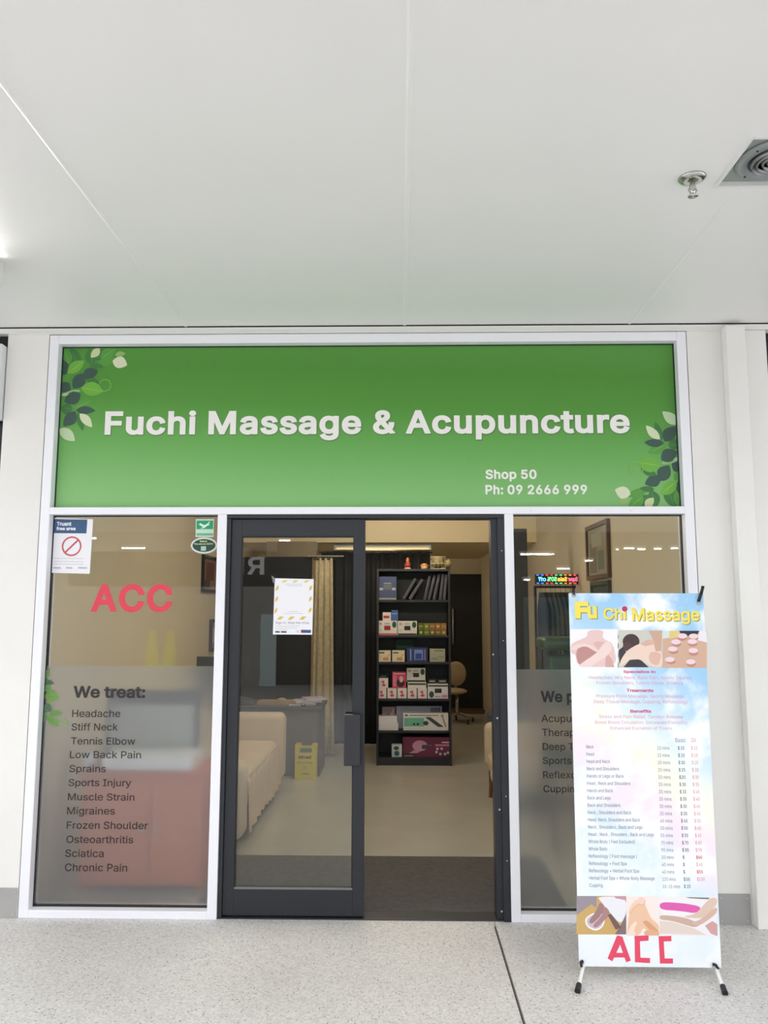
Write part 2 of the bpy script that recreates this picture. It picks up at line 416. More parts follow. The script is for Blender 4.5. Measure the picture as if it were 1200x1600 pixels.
# ------------------------------------------------------------------ white shopfront frame
YG = .055                                 # outer face of the glazing
fr = thing('trim_3', (-.19, 0, 0), kind='structure')
FD = .11
def bar(name, x0, x1, z0, z1, y0=0, m=ALUW): return mk(MB().box(x0, x1, y0, FD, z0, z1), name, m, fr, bevel=.003)
bar('jamb', XL, XL + .052, 0, 3.122); bar('jamb', XR - .052, XR, 0, 3.122)
hd = bar('head', XL + .052, XR - .052, 3.070, 3.122)
tz0, tz1 = 2.100, 2.140
tb = bar('transom', XL + .052, XR - .052, tz0, tz1, y0=-.002)
for px in (690, 830, 935, 985, 500, 250): a = P(px, 797, 0); mk(MB().tube((a.x, -.003, a.z + random.uniform(-.006, .006)), (a.x, 0, a.z), .0022, n=8), 'screw', SCREW, tb)
M1 = (-.993, -.943); M2 = (.570, .619)
bar('mullion', M1[0], M1[1], 0, tz0); bar('mullion', M2[0], M2[1], 0, tz0)
bar('sill', XL + .052, M1[0], 0, .040); bar('sill', M2[1], XR - .052, 0, .040)
def gasket(x0, x1, z0, z1, y=YG - .004, t=.006):
    mb = MB().box(x0, x0 + t, y, YG + .02, z0, z1).box(x1 - t, x1, y, YG + .02, z0, z1).box(x0 + t, x1 - t, y, YG + .02, z0, z0 + t).box(x0 + t, x1 - t, y, YG + .02, z1 - t, z1)
    mk(mb, 'gasket', GASK, fr)
WL = (XL + .052, M1[0], .040, tz0); WR = (M2[1], XR - .052, .040, tz0); WT = (XL + .052, XR - .052, tz1, 3.070)
for q in (WL, WR, WT): gasket(*q)

# ------------------------------------------------------------------ green fascia sign
sx0, sx1, sz0, sz1 = WT[0] + .006, WT[1] - .006, WT[2] + .006, WT[3] - .006
sg = thing('shop_sign', ((sx0 + sx1) / 2, YG, sz0), 'wide green fascia sign with white lettering and printed leaves above the door', 'sign')
GREEN = vertical_gradient('green_sign_gradient', [(0, (134, 192, 118)), (.35, (104, 172, 84)), (.62, (82, 150, 55)), (.85, (78, 144, 50)), (1, (86, 150, 62))], .0, sz1 - sz0, x_amt=.03)  # pale green at the bottom, deeper green towards the top
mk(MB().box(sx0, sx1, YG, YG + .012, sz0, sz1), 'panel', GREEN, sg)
LW = mat('sign_letter_white', (246, 243, 240), .45)
OUT = mat('sign_letter_shadow', (66, 118, 52), .5)  # dark green outline standing in for the shadow of the raised letters
YS = YG - .0008
letters_px('Fuchi Massage & Acupuncture', 163.5, 984.5, 679.5, 643, YG, LW, sg, .028, .002, .003)
letters_px('Fuchi Massage & Acupuncture', 163.2, 986.0, 680.8, 643, YG, OUT, sg, .034, 0, .0006, name='letter_shadow')
letters_px('Shop 50', 758.5, 838.5, 748.5, 734, YG, LW, sg, .026, .001, .0015, 1.05)
letters_px('Ph: 09 2666 999', 758.5, 917.5, 772.5, 757.8, YG, LW, sg, .026, .001, .0015, 1.05)
DK, MG, LG, CRM, BG = (56, 86, 76), (62, 122, 60), (112, 178, 64), (216, 226, 186), (88, 156, 62)
leaves = [((420, 380), (330, 100), 150, MG), ((300, 320), (245, 105), 130, BG), ((600, 320), (560, 110), 120, MG), ((620, 260), (820, 120), 110, MG), ((640, 330), (900, 250), 90, BG), ((700, 250), (890, 110), 120, BG), ((215, 260), (250, 455), 110, DK),
          ((285, 430), (497, 270), 120, LG), ((470, 480), (668, 392), 125, DK), ((480, 430), (355, 618), 140, DK), ((315, 445), (212, 525), 80, BG), ((310, 550), (195, 650), 130, DK),
          ((520, 505), (700, 575), 75, MG), ((455, 610), (735, 655), 150, LG), ((450, 640), (215, 690), 46, (150, 190, 130)), ((445, 680), (245, 785), 140, DK),
          ((345, 870), (200, 860), 120, MG), ((365, 870), (600, 765), 95, BG), ((392, 890), (632, 895), 85, DK), ((385, 905), (235, 1088), 130, DK), ((412, 920), (476, 1150), 70, MG),
          ((438, 932), (592, 1102), 90, CRM), ((180, 1120), (378, 1275), 115, (196, 218, 176)), ((685, 108), (577, 232), 85, (206, 218, 164)), ((848, 272), (1032, 325), 130, (218, 224, 190)), ((880, 200), (1010, 180), 60, (150, 185, 110)), ((560, 330), (735, 345), 60, MG), ((210, 700), (300, 690), 36, (180, 205, 150))]
def leaf_pts(b, t, wd, y, n=9, point=.9):
    d = t - b; L = d.length; d = d.normalized(); nn = Vector((-d.z, 0, d.x)); up, dn = [], []
    for i in range(n + 1):
        s = i / n; h = wd / 2 * math.sin(math.pi * s ** point) ** .85 if 0 < s < 1 else 0
        c = b + d * L * s + nn * (.06 * wd * math.sin(math.pi * s)); up.append(c + nn * h); dn.append(c - nn * h)
    pts = up + dn[-2:0:-1]
    return [Vector((p_.x, y, p_.z)) for p_ in pts]
ringL = P(164.4, 602.2, YG); ringR = P(994, 732.2, YG)
for rot in (0, 1):
    for i, (b, t, wd, c) in enumerate(leaves):
        pb = P(70 + b[0] / 8, 530 + b[1] / 8, YG); pt = P(70 + t[0] / 8, 530 + t[1] / 8, YG); wm = wd * 1.25 / 8 / 289
        if rot: pb = ringR - (pb - ringL); pt = ringR - (pt - ringL)
        y = YG - .0004 - .00006 * i
        lp = [Vector((min(max(v.x, sx0 + .001), sx1 - .001), v.y, min(max(v.z, sz0 + .001), sz1 - .001))) for v in leaf_pts(pb, pt, wm, y)]
        lo = mk(MB().poly(lp), 'printed_leaf', C(*c, .4), sg)
        if c in (LG, BG, MG) and wd > 90:
            q = leaf_pts(pb, pb.lerp(pt, .92), .004, y - .00002)
            q = [Vector((min(max(v.x, sx0 + .001), sx1 - .001), v.y, min(max(v.z, sz0 + .001), sz1 - .001))) for v in q]
            mk(MB().poly(q), 'leaf_vein', C(min(255, c[0] + 28), min(255, c[1] + 26), c[2] + 24, .4), lo)
    c0 = ringR if rot else ringL; n = 36
    r1, r2 = (.040, .034) if rot else (.036, .031)
    vs = [(c0.x + r * math.cos(2 * math.pi * i / n), YG - .0025, c0.z + r * math.sin(2 * math.pi * i / n)) for r in (r1, r2) for i in range(n)]
    mk(MB().add(vs, [(i, (i + 1) % n, n + (i + 1) % n, n + i) for i in range(n)]), 'printed_ring', C(124, 186, 84, .4), sg)

# ------------------------------------------------------------------ windows with frosted film and vinyl lettering
FZ1 = P(200, 1040.5, YG).z
def window(name, q, film_top):
    x0, x1, z0, z1 = q; x0 += .004; x1 -= .004; z0 += .004; z1 -= .004
    wn = thing(name, ((x0 + x1) / 2, YG, z0), kind='structure')
    mk(MB().box(x0, x1, YG, YG + .008, z0, z1), 'pane', GLASS, wn)
    mk(MB().box(x0 + .003, x1 - .003, YG - .0022, YG - .0006, z0 + .012, film_top), 'frosted_film', FROST, wn)
    return wn
w1 = window('window_1', WL, FZ1); w2 = window('window_2', WR, P(850, 1046, YG).z)
VINR = mat('red_vinyl', (222, 62, 84), .45); VIND = mat('dark_vinyl', (40, 37, 39), .5)
YT = YG - .0035
letters_px('ACC', 141.5, 269, 956, 913, YG, VINR, w1, .028, 0, .0032)
O3 = lambda x: x / 3.4286
for t, a, b, tp, bs, bd in (('We treat:', 393, 778, 143, 206, .026), ('Headache', 387, 645, 270, 309, .006), ('Stiff Neck', 384, 632, 343, 381, .006), ('Tennis Elbow', 380, 725, 418, 456, .006),
        ('Low Back Pain', 375, 756, 491, 529, .006), ('Sprains', 372, 568, 566, 604, .006), ('Sports Injury', 368, 703, 641, 679, .006), ('Muscle Strain', 364, 721, 717, 755, .006),
        ('Migraines', 360, 616, 791, 830, .006), ('Frozen Shoulder', 358, 793, 868, 907, .006), ('Osteoarthritis', 356, 714, 944, 983, .006), ('Sciatica', 350, 556, 1018, 1058, .006), ('Chronic Pain', 348, 682, 1093, 1134, .006)):
    text_px(t, O3(a), O3(b), 1030 + O3(bs), 1030 + O3(tp), YG, VIND, w1, bold=bd, dy=.0035)
O4 = lambda x: 780 + x / 3.807
for t, a, tp, bs, bd, wf in (('We provide:', 247, 150, 217, .026, 1.0), ('Acupuncture', 251, 292, 335, .006, 1.06), ('Therapeutic Massage', 255, 375, 418, .006, 1.06), ('Deep Tissue Massage', 258, 460, 501, .006, 1.06),
        ('Sports Massage', 259, 543, 584, .006, 1.06), ('Reflexology', 261, 628, 669, .006, 1.06), ('Cupping', 263, 711, 752, .006, 1.06)):
    text_px(t, O4(a), None, 1040 + bs / 3.807, 1040 + tp / 3.807, YG, VIND, w2, bold=bd, dy=.0035, wfac=wf)
O5 = lambda p: P(50 + p[0] / 13.333, 1030 + p[1] / 13.333, YG)
for i, (b, t, wd, c) in enumerate([((255, 430), (365, 195), 130, (122, 176, 88)), ((255, 480), (470, 500), 105, (84, 140, 84)), ((245, 560), (405, 660), 150, (120, 178, 92)), ((250, 1090), (230, 1330), 140, (104, 156, 92)), ((240, 960), (420, 1080), 170, (92, 142, 92)),
        ((262, 760), (568, 800), 250, (124, 184, 78)), ((355, 1150), (645, 1115), 140, (118, 172, 88)), ((320, 1190), (550, 1400), 170, (120, 180, 80)), ((560, 1240), (748, 1385), 120, (150, 182, 116))]):
    pb, pt = O5(b), O5(t); pts = [Vector((max(v.x, WL[0] + .006), v.y, v.z)) for v in leaf_pts(pb, pt, wd / 13.333 / 289, YT - .0004 - .0001 * i)]
    c = (int(c[0] * .88), int(c[1] * .84), int(c[2] * .92)); lo = mk(MB().poly(pts), 'vinyl_leaf', C(*c, .45), w1)
    q = [Vector((max(v.x, WL[0] + .006), v.y, v.z)) for v in leaf_pts(pb, pb.lerp(pt, .9), .003, YT - .00045 - .0001 * i)]
    mk(MB().poly(q), 'leaf_vein', C(c[0] - 24, c[1] - 22, c[2] - 16, .45), lo)

# stickers and notices on the left window
yq = YG - .0012
def pquad(pts, y): return [P(a, b, y) for a, b in pts]
tn = thing('notice', P(113, 895, yq), 'white and blue truant free area notice taped inside the left window corner', 'notice')
mk(MB().prism(pquad([(84, 809), (145.5, 811.5), (140, 896.5), (79.5, 895)], yq), (0, .0008, 0)), 'sheet', PAPERW, tn)
mk(MB().poly(pquad([(85.5, 811), (136.5, 812), (135, 833.5), (83.5, 833)], yq - .0003)), 'header', C(58, 92, 132), tn)
text_px('Truant', 88.7, 111.5, 821.5, 815.5, yq, PAPERW, tn, bold=.03, dy=.0006)
text_px('free area', 88, 118, 828.5, 823.3, yq, PAPERW, tn, bold=.03, dy=.0006)
c0 = P(112, 853.5, yq); n = 40
ring = MB(); vs = [(c0.x + r * math.cos(2 * math.pi * i / n), yq - .0006, c0.z + r * math.sin(2 * math.pi * i / n)) for r in (.055, .046) for i in range(n)]
ring.add(vs, [(i, (i + 1) % n, n + (i + 1) % n, n + i) for i in range(n)])
ring.poly([(c0.x - .037, yq - .0006, c0.z - .030), (c0.x - .030, yq - .0006, c0.z - .037), (c0.x + .037, yq - .0006, c0.z + .030), (c0.x + .030, yq - .0006, c0.z + .037)])
mk(ring, 'prohibition_sign', C(206, 92, 100), tn)
gy = C(188, 192, 200)
for yy in (872, 877, 881): mk(MB().poly(pquad([(84, yy), (130, yy + .6), (130, yy + 1.2), (84, yy + .6)], yq - .0004)), 'print_line', gy, tn)
for a, b in ((83, 95), (103, 113), (122, 136)): mk(MB().poly(pquad([(a, 886), (b, 886.4), (b, 888.6), (a, 888.4)], yq - .0004)), 'print_line', gy, tn)
st = thing('sticker', P(320, 838, yq), 'small green square sticker with white bird emblem on the left window', 'sticker')
mk(MB().prism(pquad([(306, 811), (334.5, 811), (333.5, 839), (305.5, 839)], yq), (0, .0006, 0)), 'backing', C(196, 226, 204), st)
mk(MB().poly(pquad([(307.3, 813.5), (333.2, 813.5), (332.8, 826.8), (307, 826.8)], yq - .0003)), 'green_field', C(38, 160, 104), st)
mk(MB().poly(pquad([(310.5, 819.5), (313, 817.3), (319, 820.5), (323.5, 818.5), (327.5, 814.5), (328.3, 815.6), (325.5, 819.2), (328.5, 820), (323.5, 821.6), (320, 824.6), (313, 826.3), (317, 823.4)], yq - .0006)), 'bird', C(226, 244, 232), st)
mk(MB().poly(pquad([(307, 833.2), (333, 833.2), (332.8, 837), (307, 837)], yq - .0003)), 'green_band', C(112, 176, 138), st)
ov = thing('sticker', P(319, 865, yq), 'oval dark green camera warning sticker with white rim on the left window', 'sticker')
oc = P(318.8, 852.3, yq)
def ell(c, a, b, y, n=36): return [(c.x + a * math.cos(2 * math.pi * i / n), y, c.z + b * math.sin(2 * math.pi * i / n)) for i in range(n)]
mk(MB().prism(ell(oc, .0735, .0455, yq - .0004), (0, .0006, 0)), 'rim', C(214, 216, 214), ov)
mk(MB().poly(ell(oc, .0635, .0355, yq - .0007)), 'field', C(38, 72, 58), ov)
yl = C(206, 218, 150)
text_px('SMILE!', 312, 323.5, 847.2, 844.6, yq, yl, ov, bold=.03, dy=.001)
text_px('You are on CCTV', 303, 333, 851.2, 848.6, yq, yl, ov, bold=.03, dy=.001)
mk(MB().poly(pquad([(314, 853.5), (322, 853.5), (321.7, 860.5), (313.8, 860.5)], yq - .001)), 'emblem', C(168, 204, 186), ov)

# ------------------------------------------------------------------ sliding door
dr = thing('door_1', (-.19, .03, 0), kind='structure')
def dbar(name, x0, x1, y0, y1, z0, z1, par=dr, m=DOORB, bev=.002): return mk(MB().box(x0, x1, y0, y1, z0, z1), name, m, par, bevel=bev)
dbar('frame_head', M1[1], M2[0], .004, .12, 2.078, 2.0995)
dbar('frame_jamb', M1[1], M1[1] + .022, .012, .12, 0, 2.078)
jb = dbar('frame_jamb', .532, M2[0], .004, .12, 0, 2.078)
dbar('frame_channel', .498, .534, .022, .12, 0, 2.078)
for px, py in ((770.5, 1022.5), (777, 1122), (780.5, 1265), (784, 1424)):
    a = P(px, py, .022); mk(MB().tube((a.x, .0195, a.z), (a.x, .0225, a.z), .005, n=10), 'screw', SCREW, jb)
for z in (1.9, 1.42, .62, .3): mk(MB().tube((.553, .0025, z), (.553, .0045, z), .003, n=8), 'screw', SCREW, jb)
dbar('threshold', M1[1], M2[0], .012, .12, 0, .006)
lx0, lx1 = -.921, -.186; ly0, ly1 = .028, .066
lf = thing('door_leaf', ((lx0 + lx1) / 2, ly0, .01), parent=dr)
dbar('stile', lx0, lx0 + .058, ly0, ly1, .012, 2.076, lf); dbar('stile', lx1 - .060, lx1, ly0, ly1, .012, 2.076, lf)
dbar('rail', lx0 + .058, lx1 - .06, ly0, ly1, 1.982, 2.076, lf); dbar('rail', lx0 + .058, lx1 - .06, ly0, ly1, .012, .142, lf)
bd = MB().box(lx0 + .058, lx1 - .06, ly0 + .002, ly0 + .012, .142, .150); mk(bd, 'glazing_bead', mat('grey_bead', (120, 122, 126), .4), lf)
bd = MB().box(lx0 + .058, lx0 + .064, ly0 + .004, ly0 + .012, .15, 1.982).box(lx1 - .066, lx1 - .06, ly0 + .004, ly0 + .012, .15, 1.982).box(lx0 + .064, lx1 - .066, ly0 + .004, ly0 + .012, 1.974, 1.982)
mk(bd, 'glazing_bead', GASK, lf)
mk(MB().box(lx0 + .06, lx1 - .062, .044, .050, .145, 1.98), 'pane', GLASS, lf)
ha, hb = P(537.5, 1117, -.02), P(562.5, 1197, -.02)
hd_ = mk(MB().box(ha.x, hb.x, -.02, .03, hb.z, ha.z), 'handle', mat('door_pull_charcoal', (44, 44, 51), .45), lf, bevel=.004)
la, lb = P(539, 1113, -.02), P(562, 1117, -.02)

# poster on the door glass
yp = .038
po = thing('poster', P(458, 993, yp), 'white sign-in poster with yellow hazard stripes taped to the sliding door glass', 'poster')
pp = lambda x, y: (420 + x / 15.0, 895 + y / 15.0)
mk(MB().prism([P(*pp(*q), yp) for q in ((140, 128), (1052, 148), (1018, 1450), (95, 1445))], (0, .0008, 0)), 'sheet', PAPERW, po)
yel = C(226, 196, 84); yd = .0004
def para(pts, m, name='stripe', k=1): mk(MB().poly([P(*pp(*q), yp - .0004 * k) for q in pts]), name, m, po)
for x in (285, 540, 805): para([(x, 228), (x + 60, 172), (x + 160, 172), (x + 95, 228)], C(232, 216, 130))
for x in (180, 440, 710): para([(x, 1098), (x + 75, 1025), (x + 170, 1025), (x + 95, 1098)], yel)
for y in (300, 560, 830): para([(165 - (y - 300) * .06, y + 130), (172 - (y - 300) * .06, y + 40), (235 - (y - 300) * .06, y - 15), (222 - (y - 300) * .06, y + 78)], yel)
for y in (300, 555, 820): para([(950 - (y - 300) * .03, y + 130), (955 - (y - 300) * .03, y + 40), (1018 - (y - 300) * .03, y - 15), (1008 - (y - 300) * .03, y + 78)], yel)
g2 = C(150, 150, 160)
for x0, x1, y in ((390, 790, 268), (430, 780, 304), (470, 690, 905), (355, 800, 950), (160, 720, 1250), (160, 665, 1295), (160, 440, 1338)): para([(x0, y - 5), (x1, y - 3), (x1, y + 5), (x0, y + 3)], C(190, 190, 200), 'print_line')
a, b = pp(160, 1195), pp(955, 1197); text_px('Sign in. Stop the virus.', a[0], b[0], a[1], a[1] - 3.6, yp, C(120, 120, 130), po, dy=.0005)
para([(148, 1368), (256, 1370), (255, 1404), (147, 1402)], C(60, 62, 70), 'print_block'); para([(284, 1368), (415, 1370), (414, 1404), (283, 1402)], C(60, 62, 70), 'print_block')
para([(755, 1335), (850, 1337), (848, 1408), (752, 1406)], C(112, 62, 110), 'print_block'); para([(850, 1337), (988, 1340), (985, 1410), (848, 1408)], C(62, 84, 150), 'print_block')
para([(60, 60), (150, 120), (140, 250), (95, 230)], mat('clear_tape', (120, 122, 126), .3), 'tape', .5)
para([(640, 1340), (720, 1342), (718, 1405), (638, 1402)], C(226, 222, 226), 'print_block')

# ------------------------------------------------------------------ x-banner stand
YB = -.60
bl, br_, tl, tr_ = P(903, 1508, YB), P(1124, 1514, YB), P(890, 924, YB), P(1102, 930, YB)
bn = thing('banner_stand', ((bl.x + br_.x) / 2, YB, 0), 'tall pale blue price list banner on a white x-frame stand beside the door', 'banner')
def banner_print():
    m = bpy.data.materials.new('pastel_cloud_print'); m.use_nodes = True; nt = m.node_tree; b = nt.nodes['Principled BSDF']; b.inputs['Roughness'].default_value = .5
    tc = nt.nodes.new('ShaderNodeTexCoord'); sep = nt.nodes.new('ShaderNodeSeparateXYZ'); L = nt.links.new; L(tc.outputs['Object'], sep.inputs[0])
    def ramp(stops, inp):
        r = nt.nodes.new('ShaderNodeValToRGB'); e = r.color_ramp.elements; e[0].position = stops[0][0]; e[0].color = lin(stops[0][1]); e[1].position = stops[-1][0]; e[1].color = lin(stops[-1][1])
        for p_, c in stops[1:-1]: k = e.new(p_); k.color = lin(c)
        L(inp, r.inputs[0]); return r
    h = nt.nodes.new('ShaderNodeMapRange'); h.inputs[1].default_value = .06; h.inputs[2].default_value = 1.67; L(sep.outputs[2], h.inputs[0])
    n0 = nt.nodes.new('ShaderNodeTexNoise'); n0.inputs['Scale'].default_value = 3.0; n0.inputs['Detail'].default_value = 2; L(tc.outputs['Object'], n0.inputs['Vector'])
    ad = nt.nodes.new('ShaderNodeMath'); ad.operation = 'MULTIPLY_ADD'; ad.inputs[1].default_value = .5; L(sep.outputs[0], ad.inputs[0]); L(h.outputs[0], ad.inputs[2])
    ad2 = nt.nodes.new('ShaderNodeMath'); ad2.operation = 'MULTIPLY_ADD'; ad2.inputs[1].default_value = .16; L(n0.outputs['Fac'], ad2.inputs[0]); L(ad.outputs[0], ad2.inputs[2])
    base = ramp([(0, (242, 247, 252)), (.28, (234, 244, 252)), (.38, (222, 238, 248)), (.46, (244, 234, 244)), (.54, (248, 234, 243)), (.62, (250, 248, 232)), (.70, (240, 247, 238)), (.77, (212, 233, 247)), (.9, (176, 214, 242)), (1.0, (160, 206, 240))], ad2.outputs[0])
    n = nt.nodes.new('ShaderNodeTexNoise'); n.inputs['Scale'].default_value = 5.5; n.inputs['Detail'].default_value = 5; n.inputs['Roughness'].default_value = .5; L(tc.outputs['Object'], n.inputs['Vector'])
    cl = nt.nodes.new('ShaderNodeMapRange'); cl.inputs[1].default_value = .46; cl.inputs[2].default_value = .60; L(n.outputs['Fac'], cl.inputs[0])
    mx = nt.nodes.new('ShaderNodeMix'); mx.data_type = 'RGBA'; mx.inputs[7].default_value = lin((248, 251, 255)); L(cl.outputs[0], mx.inputs[0]); L(base.outputs[0], mx.inputs[6]); L(mx.outputs[2], b.inputs['Base Color'])
    return m
bx0, bx1 = (bl.x + tl.x) / 2, (br_.x + tr_.x) / 2
bnz0, bnz1 = (bl.z + br_.z) / 2, (tl.z + tr_.z) / 2
def bow(u, v): return (bx0 + (bx1 - bx0) * u, YB, bnz0 + (bnz1 - bnz0) * v)
sheet = mk(MB().prism([(bx0, YB, bnz0), (bx1, YB, bnz0), (bx1, YB, bnz1), (bx0, YB, bnz1)], (0, .0012, 0)), 'printed_sheet', banner_print(), bn)
def bq(pts, m, name, layer=1, o=(880, 910), s=5.0, par=None):
    return mk(MB().poly([P(o[0] + a / s, o[1] + b / s, YB) + Vector((0, -.0003 * layer, 0)) for a, b in pts]), name, m, par or bn)
# title
YELL = C(248, 226, 92); OLIV = C(112, 106, 60)
def btext(body, px0, px1, pyb, pyt, m, bold=0, layer=1, name='lettering', par=None, **k):
    return text_px(body, px0, px1, pyb, pyt, YB, m, par or bn, name, bold=bold, dy=.0003 * layer, **k)
for m, d, l, e in ((OLIV, 1.0, 1, .022), (YELL, 0, 2, .020)):
    btext('F', 898.5 + d, 920 + d, 966.5 + d, 940 + d, m, e + .035, l); btext('u', 918 + d, 933 + d, 966.5 + d, 941 + d, m, e + .02, l + .5)
    btext('Ch\u0131', 943 + d, 978.5 + d, 968 + d, 950 + d, m, e, l); btext('Massage', 988 + d, 1093.5 + d, 970 + d, 950 + d, m, e, l)
bc = P(976, 951.5, YB); mk(MB().poly([(p_[0], YB - .0012, p_[2]) for p_ in ell(bc, .0125, .0125, 0, 20)]), 'red_dot', C(196, 52, 88), bn)
# photographs printed on the banner
def pic(rect, bgc, shapes, o, s, name='printed_photo'):
    x0, y0, x1, y1 = rect
    f = bq([(x0, y0), (x1, y0), (x1, y1), (x0, y1)], C(*bgc), name, 1, o, s)
    for i, (kind, pts, c) in enumerate(shapes):
        if kind == 'e':
            cx, cyy, a, b = pts; q = [(cx + a * math.cos(t * math.pi / 9), cyy + b * math.sin(t * math.pi / 9)) for t in range(18)]
        else:
            q = list(pts)
            for _ in range(2 if len(pts) > 5 else 0):
                n = len(q); q = [(q[j][0] * (1 - t_) + q[(j + 1) % n][0] * t_, q[j][1] * (1 - t_) + q[(j + 1) % n][1] * t_) for j in range(n) for t_ in (.22, .78)]
        bq(q, C(*c), 'print_shape', 1.6 + .25 * i, o, s, f)
o1 = (880, 910)
pic((57, 365, 432, 663), (247, 243, 245), [('p', [(192, 372), (320, 372), (304, 428), (330, 450), (392, 478), (424, 660), (112, 660), (95, 560), (60, 556), (60, 478), (150, 440), (188, 424)], (232, 200, 196)),
    ('p', [(98, 560), (115, 510), (165, 483), (235, 525), (278, 548), (210, 610), (122, 655)], (192, 142, 138)), ('p', [(330, 590), (350, 560), (380, 600), (400, 662), (330, 662)], (214, 168, 162)),
    ('p', [(112, 660), (150, 625), (250, 560), (300, 505), (338, 455), (378, 480), (382, 530), (330, 585), (240, 640), (210, 662)], (242, 216, 212)), ('p', [(60, 500), (160, 470), (235, 500), (275, 530), (262, 548), (170, 490), (70, 540)], (240, 214, 210)),
    ('p', [(232, 475), (262, 460), (320, 465), (270, 530)], (222, 182, 176))], o1, 5)
pic((427, 373, 776, 665), (206, 206, 196), [('p', [(432, 530), (470, 500), (500, 560), (440, 640)], (60, 56, 64)), ('p', [(470, 663), (520, 605), (600, 600), (668, 663)], (58, 54, 62)), ('e', (530, 462, 66, 60), (72, 52, 52)), ('e', (500, 500, 34, 36), (84, 60, 58)),
    ('p', [(436, 655), (452, 600), (500, 530), (590, 478), (690, 470), (775, 545), (775, 663), (700, 663), (600, 600), (530, 598), (470, 640)], (238, 212, 196)), ('p', [(668, 378), (772, 378), (766, 535), (722, 540), (700, 440)], (208, 168, 146)),
    ('p', [(600, 480), (650, 450), (705, 450), (718, 480), (640, 500)], (220, 178, 160)), ('p', [(665, 590), (680, 540), (735, 545), (770, 560), (745, 650), (690, 640)], (224, 184, 168))], o1, 5)
cups = [('e', (x, y + 10, 36, 22), (196, 140, 124)) for x, y in ((885, 472), (1012, 470), (862, 528), (1018, 542), (842, 608), (1000, 628), (930, 425), (1020, 425))]
cups += [('e', (x, y, 38, 20), (238, 214, 222)) for x, y in ((880, 465), (1008, 462), (855, 520), (1015, 532), (832, 602), (995, 620), (930, 418), (1018, 420))]
pic((777, 378, 1122, 668), (212, 174, 150), [('p', [(777, 378), (832, 378), (828, 432), (777, 440)], (214, 226, 224)), ('p', [(832, 378), (908, 378), (905, 425), (830, 440)], (228, 204, 128)), ('p', [(905, 378), (1064, 378), (1040, 420), (930, 420)], (44, 42, 52)), ('p', [(1064, 378), (1120, 380), (1122, 470), (1045, 450)], (236, 232, 236))] + cups, o1, 5)
o2 = (890, 1390); k48 = 4.8
pic((52, 48, 424, 336), (208, 172, 108), [('p', [(52, 48), (205, 48), (200, 140), (165, 108), (54, 190)], (156, 146, 156)), ('p', [(205, 52), (424, 52), (424, 190), (382, 262), (300, 170), (240, 95)], (238, 238, 244)), ('p', [(335, 52), (424, 56), (424, 80), (345, 64)], (206, 150, 180)), ('p', [(424, 180), (424, 335), (340, 335), (385, 262)], (132, 112, 112)),
    ('p', [(112, 214), (190, 166), (272, 196), (252, 282), (192, 314), (124, 276)], (248, 246, 248)), ('p', [(124, 218), (190, 178), (260, 202), (244, 272), (192, 300), (134, 268)], (206, 190, 200)),
    ('p', [(140, 236), (200, 160), (225, 90), (262, 120), (240, 190), (165, 262)], (166, 128, 130)), ('p', [(170, 270), (240, 200), (262, 120), (300, 160), (292, 200), (200, 290)], (178, 134, 136)), ('p', [(285, 190), (310, 180), (388, 282), (345, 300)], (120, 92, 92))], o2, k48)
toes = ((538, 84, 25, 29), (501, 97, 16, 20), (479, 115, 14, 18), (463, 137, 12, 16), (453, 161, 10, 13))
pic((425, 52, 671, 343), (249, 234, 228), [('p', [(446, 185), (462, 140), (505, 104), (560, 98), (582, 150), (612, 220), (671, 262), (671, 338), (600, 322), (550, 280), (525, 343), (428, 343), (438, 270)], (240, 198, 168))]
    + [('e', (x + 2, y + 4, a_ + 2, b_ + 1), (224, 174, 142)) for x, y, a_, b_ in toes] + [('e', q, (246, 213, 190)) for q in toes]
    + [('p', [(426, 343), (440, 300), (478, 246), (500, 236), (506, 252), (482, 300), (500, 343)], (250, 224, 206)), ('p', [(545, 240), (580, 228), (650, 290), (671, 320), (671, 343), (640, 340), (575, 275)], (222, 164, 126)), ('p', [(560, 312), (605, 296), (671, 318), (671, 343), (562, 343)], (230, 178, 142))], o2, k48)
pic((675, 54, 1108, 350), (243, 240, 242), [('p', [(676, 92), (840, 100), (992, 126), (955, 180), (830, 160), (676, 150)], (226, 96, 178)), ('p', [(676, 190), (760, 195), (880, 212), (985, 262), (940, 285), (860, 262), (760, 232), (676, 225)], (208, 176, 160)), ('p', [(676, 235), (760, 240), (940, 292), (1020, 340), (676, 330)], (230, 214, 204)),
    ('p', [(1052, 60), (1106, 62), (1106, 110), (1030, 200), (985, 215), (900, 212), (850, 198), (945, 186)], (226, 198, 182)), ('p', [(1106, 120), (1106, 175), (1010, 250), (960, 272), (900, 250), (985, 225)], (218, 182, 166)), ('p', [(1015, 270), (1070, 235), (1108, 260), (1108, 348), (1060, 330)], (212, 164, 160)), ('p', [(870, 56), (1050, 60), (1040, 72), (900, 64)], (120, 120, 126))], o2, k48)
# red tape letters
TAPE = mat('red_tape', (234, 74, 104), .5)
bq([(285, 515), (320, 538), (402, 362), (355, 345)], TAPE, 'tape_strip', 2, o2, k48); bq([(355, 343), (395, 352), (459, 531), (425, 545)], TAPE, 'tape_strip', 3, o2, k48); bq([(338, 474), (420, 474), (432, 508), (324, 508)], TAPE, 'tape_strip', 4, o2, k48)
bq([(487, 346), (592, 344), (592, 383), (527, 387), (531, 510), (603, 513), (603, 551), (490, 544)], TAPE, 'tape_letter', 2, o2, k48)
bq([(667, 349), (762, 347), (764, 387), (706, 389), (713, 516), (775, 516), (776, 554), (678, 554)], TAPE, 'tape_letter', 2, o2, k48)
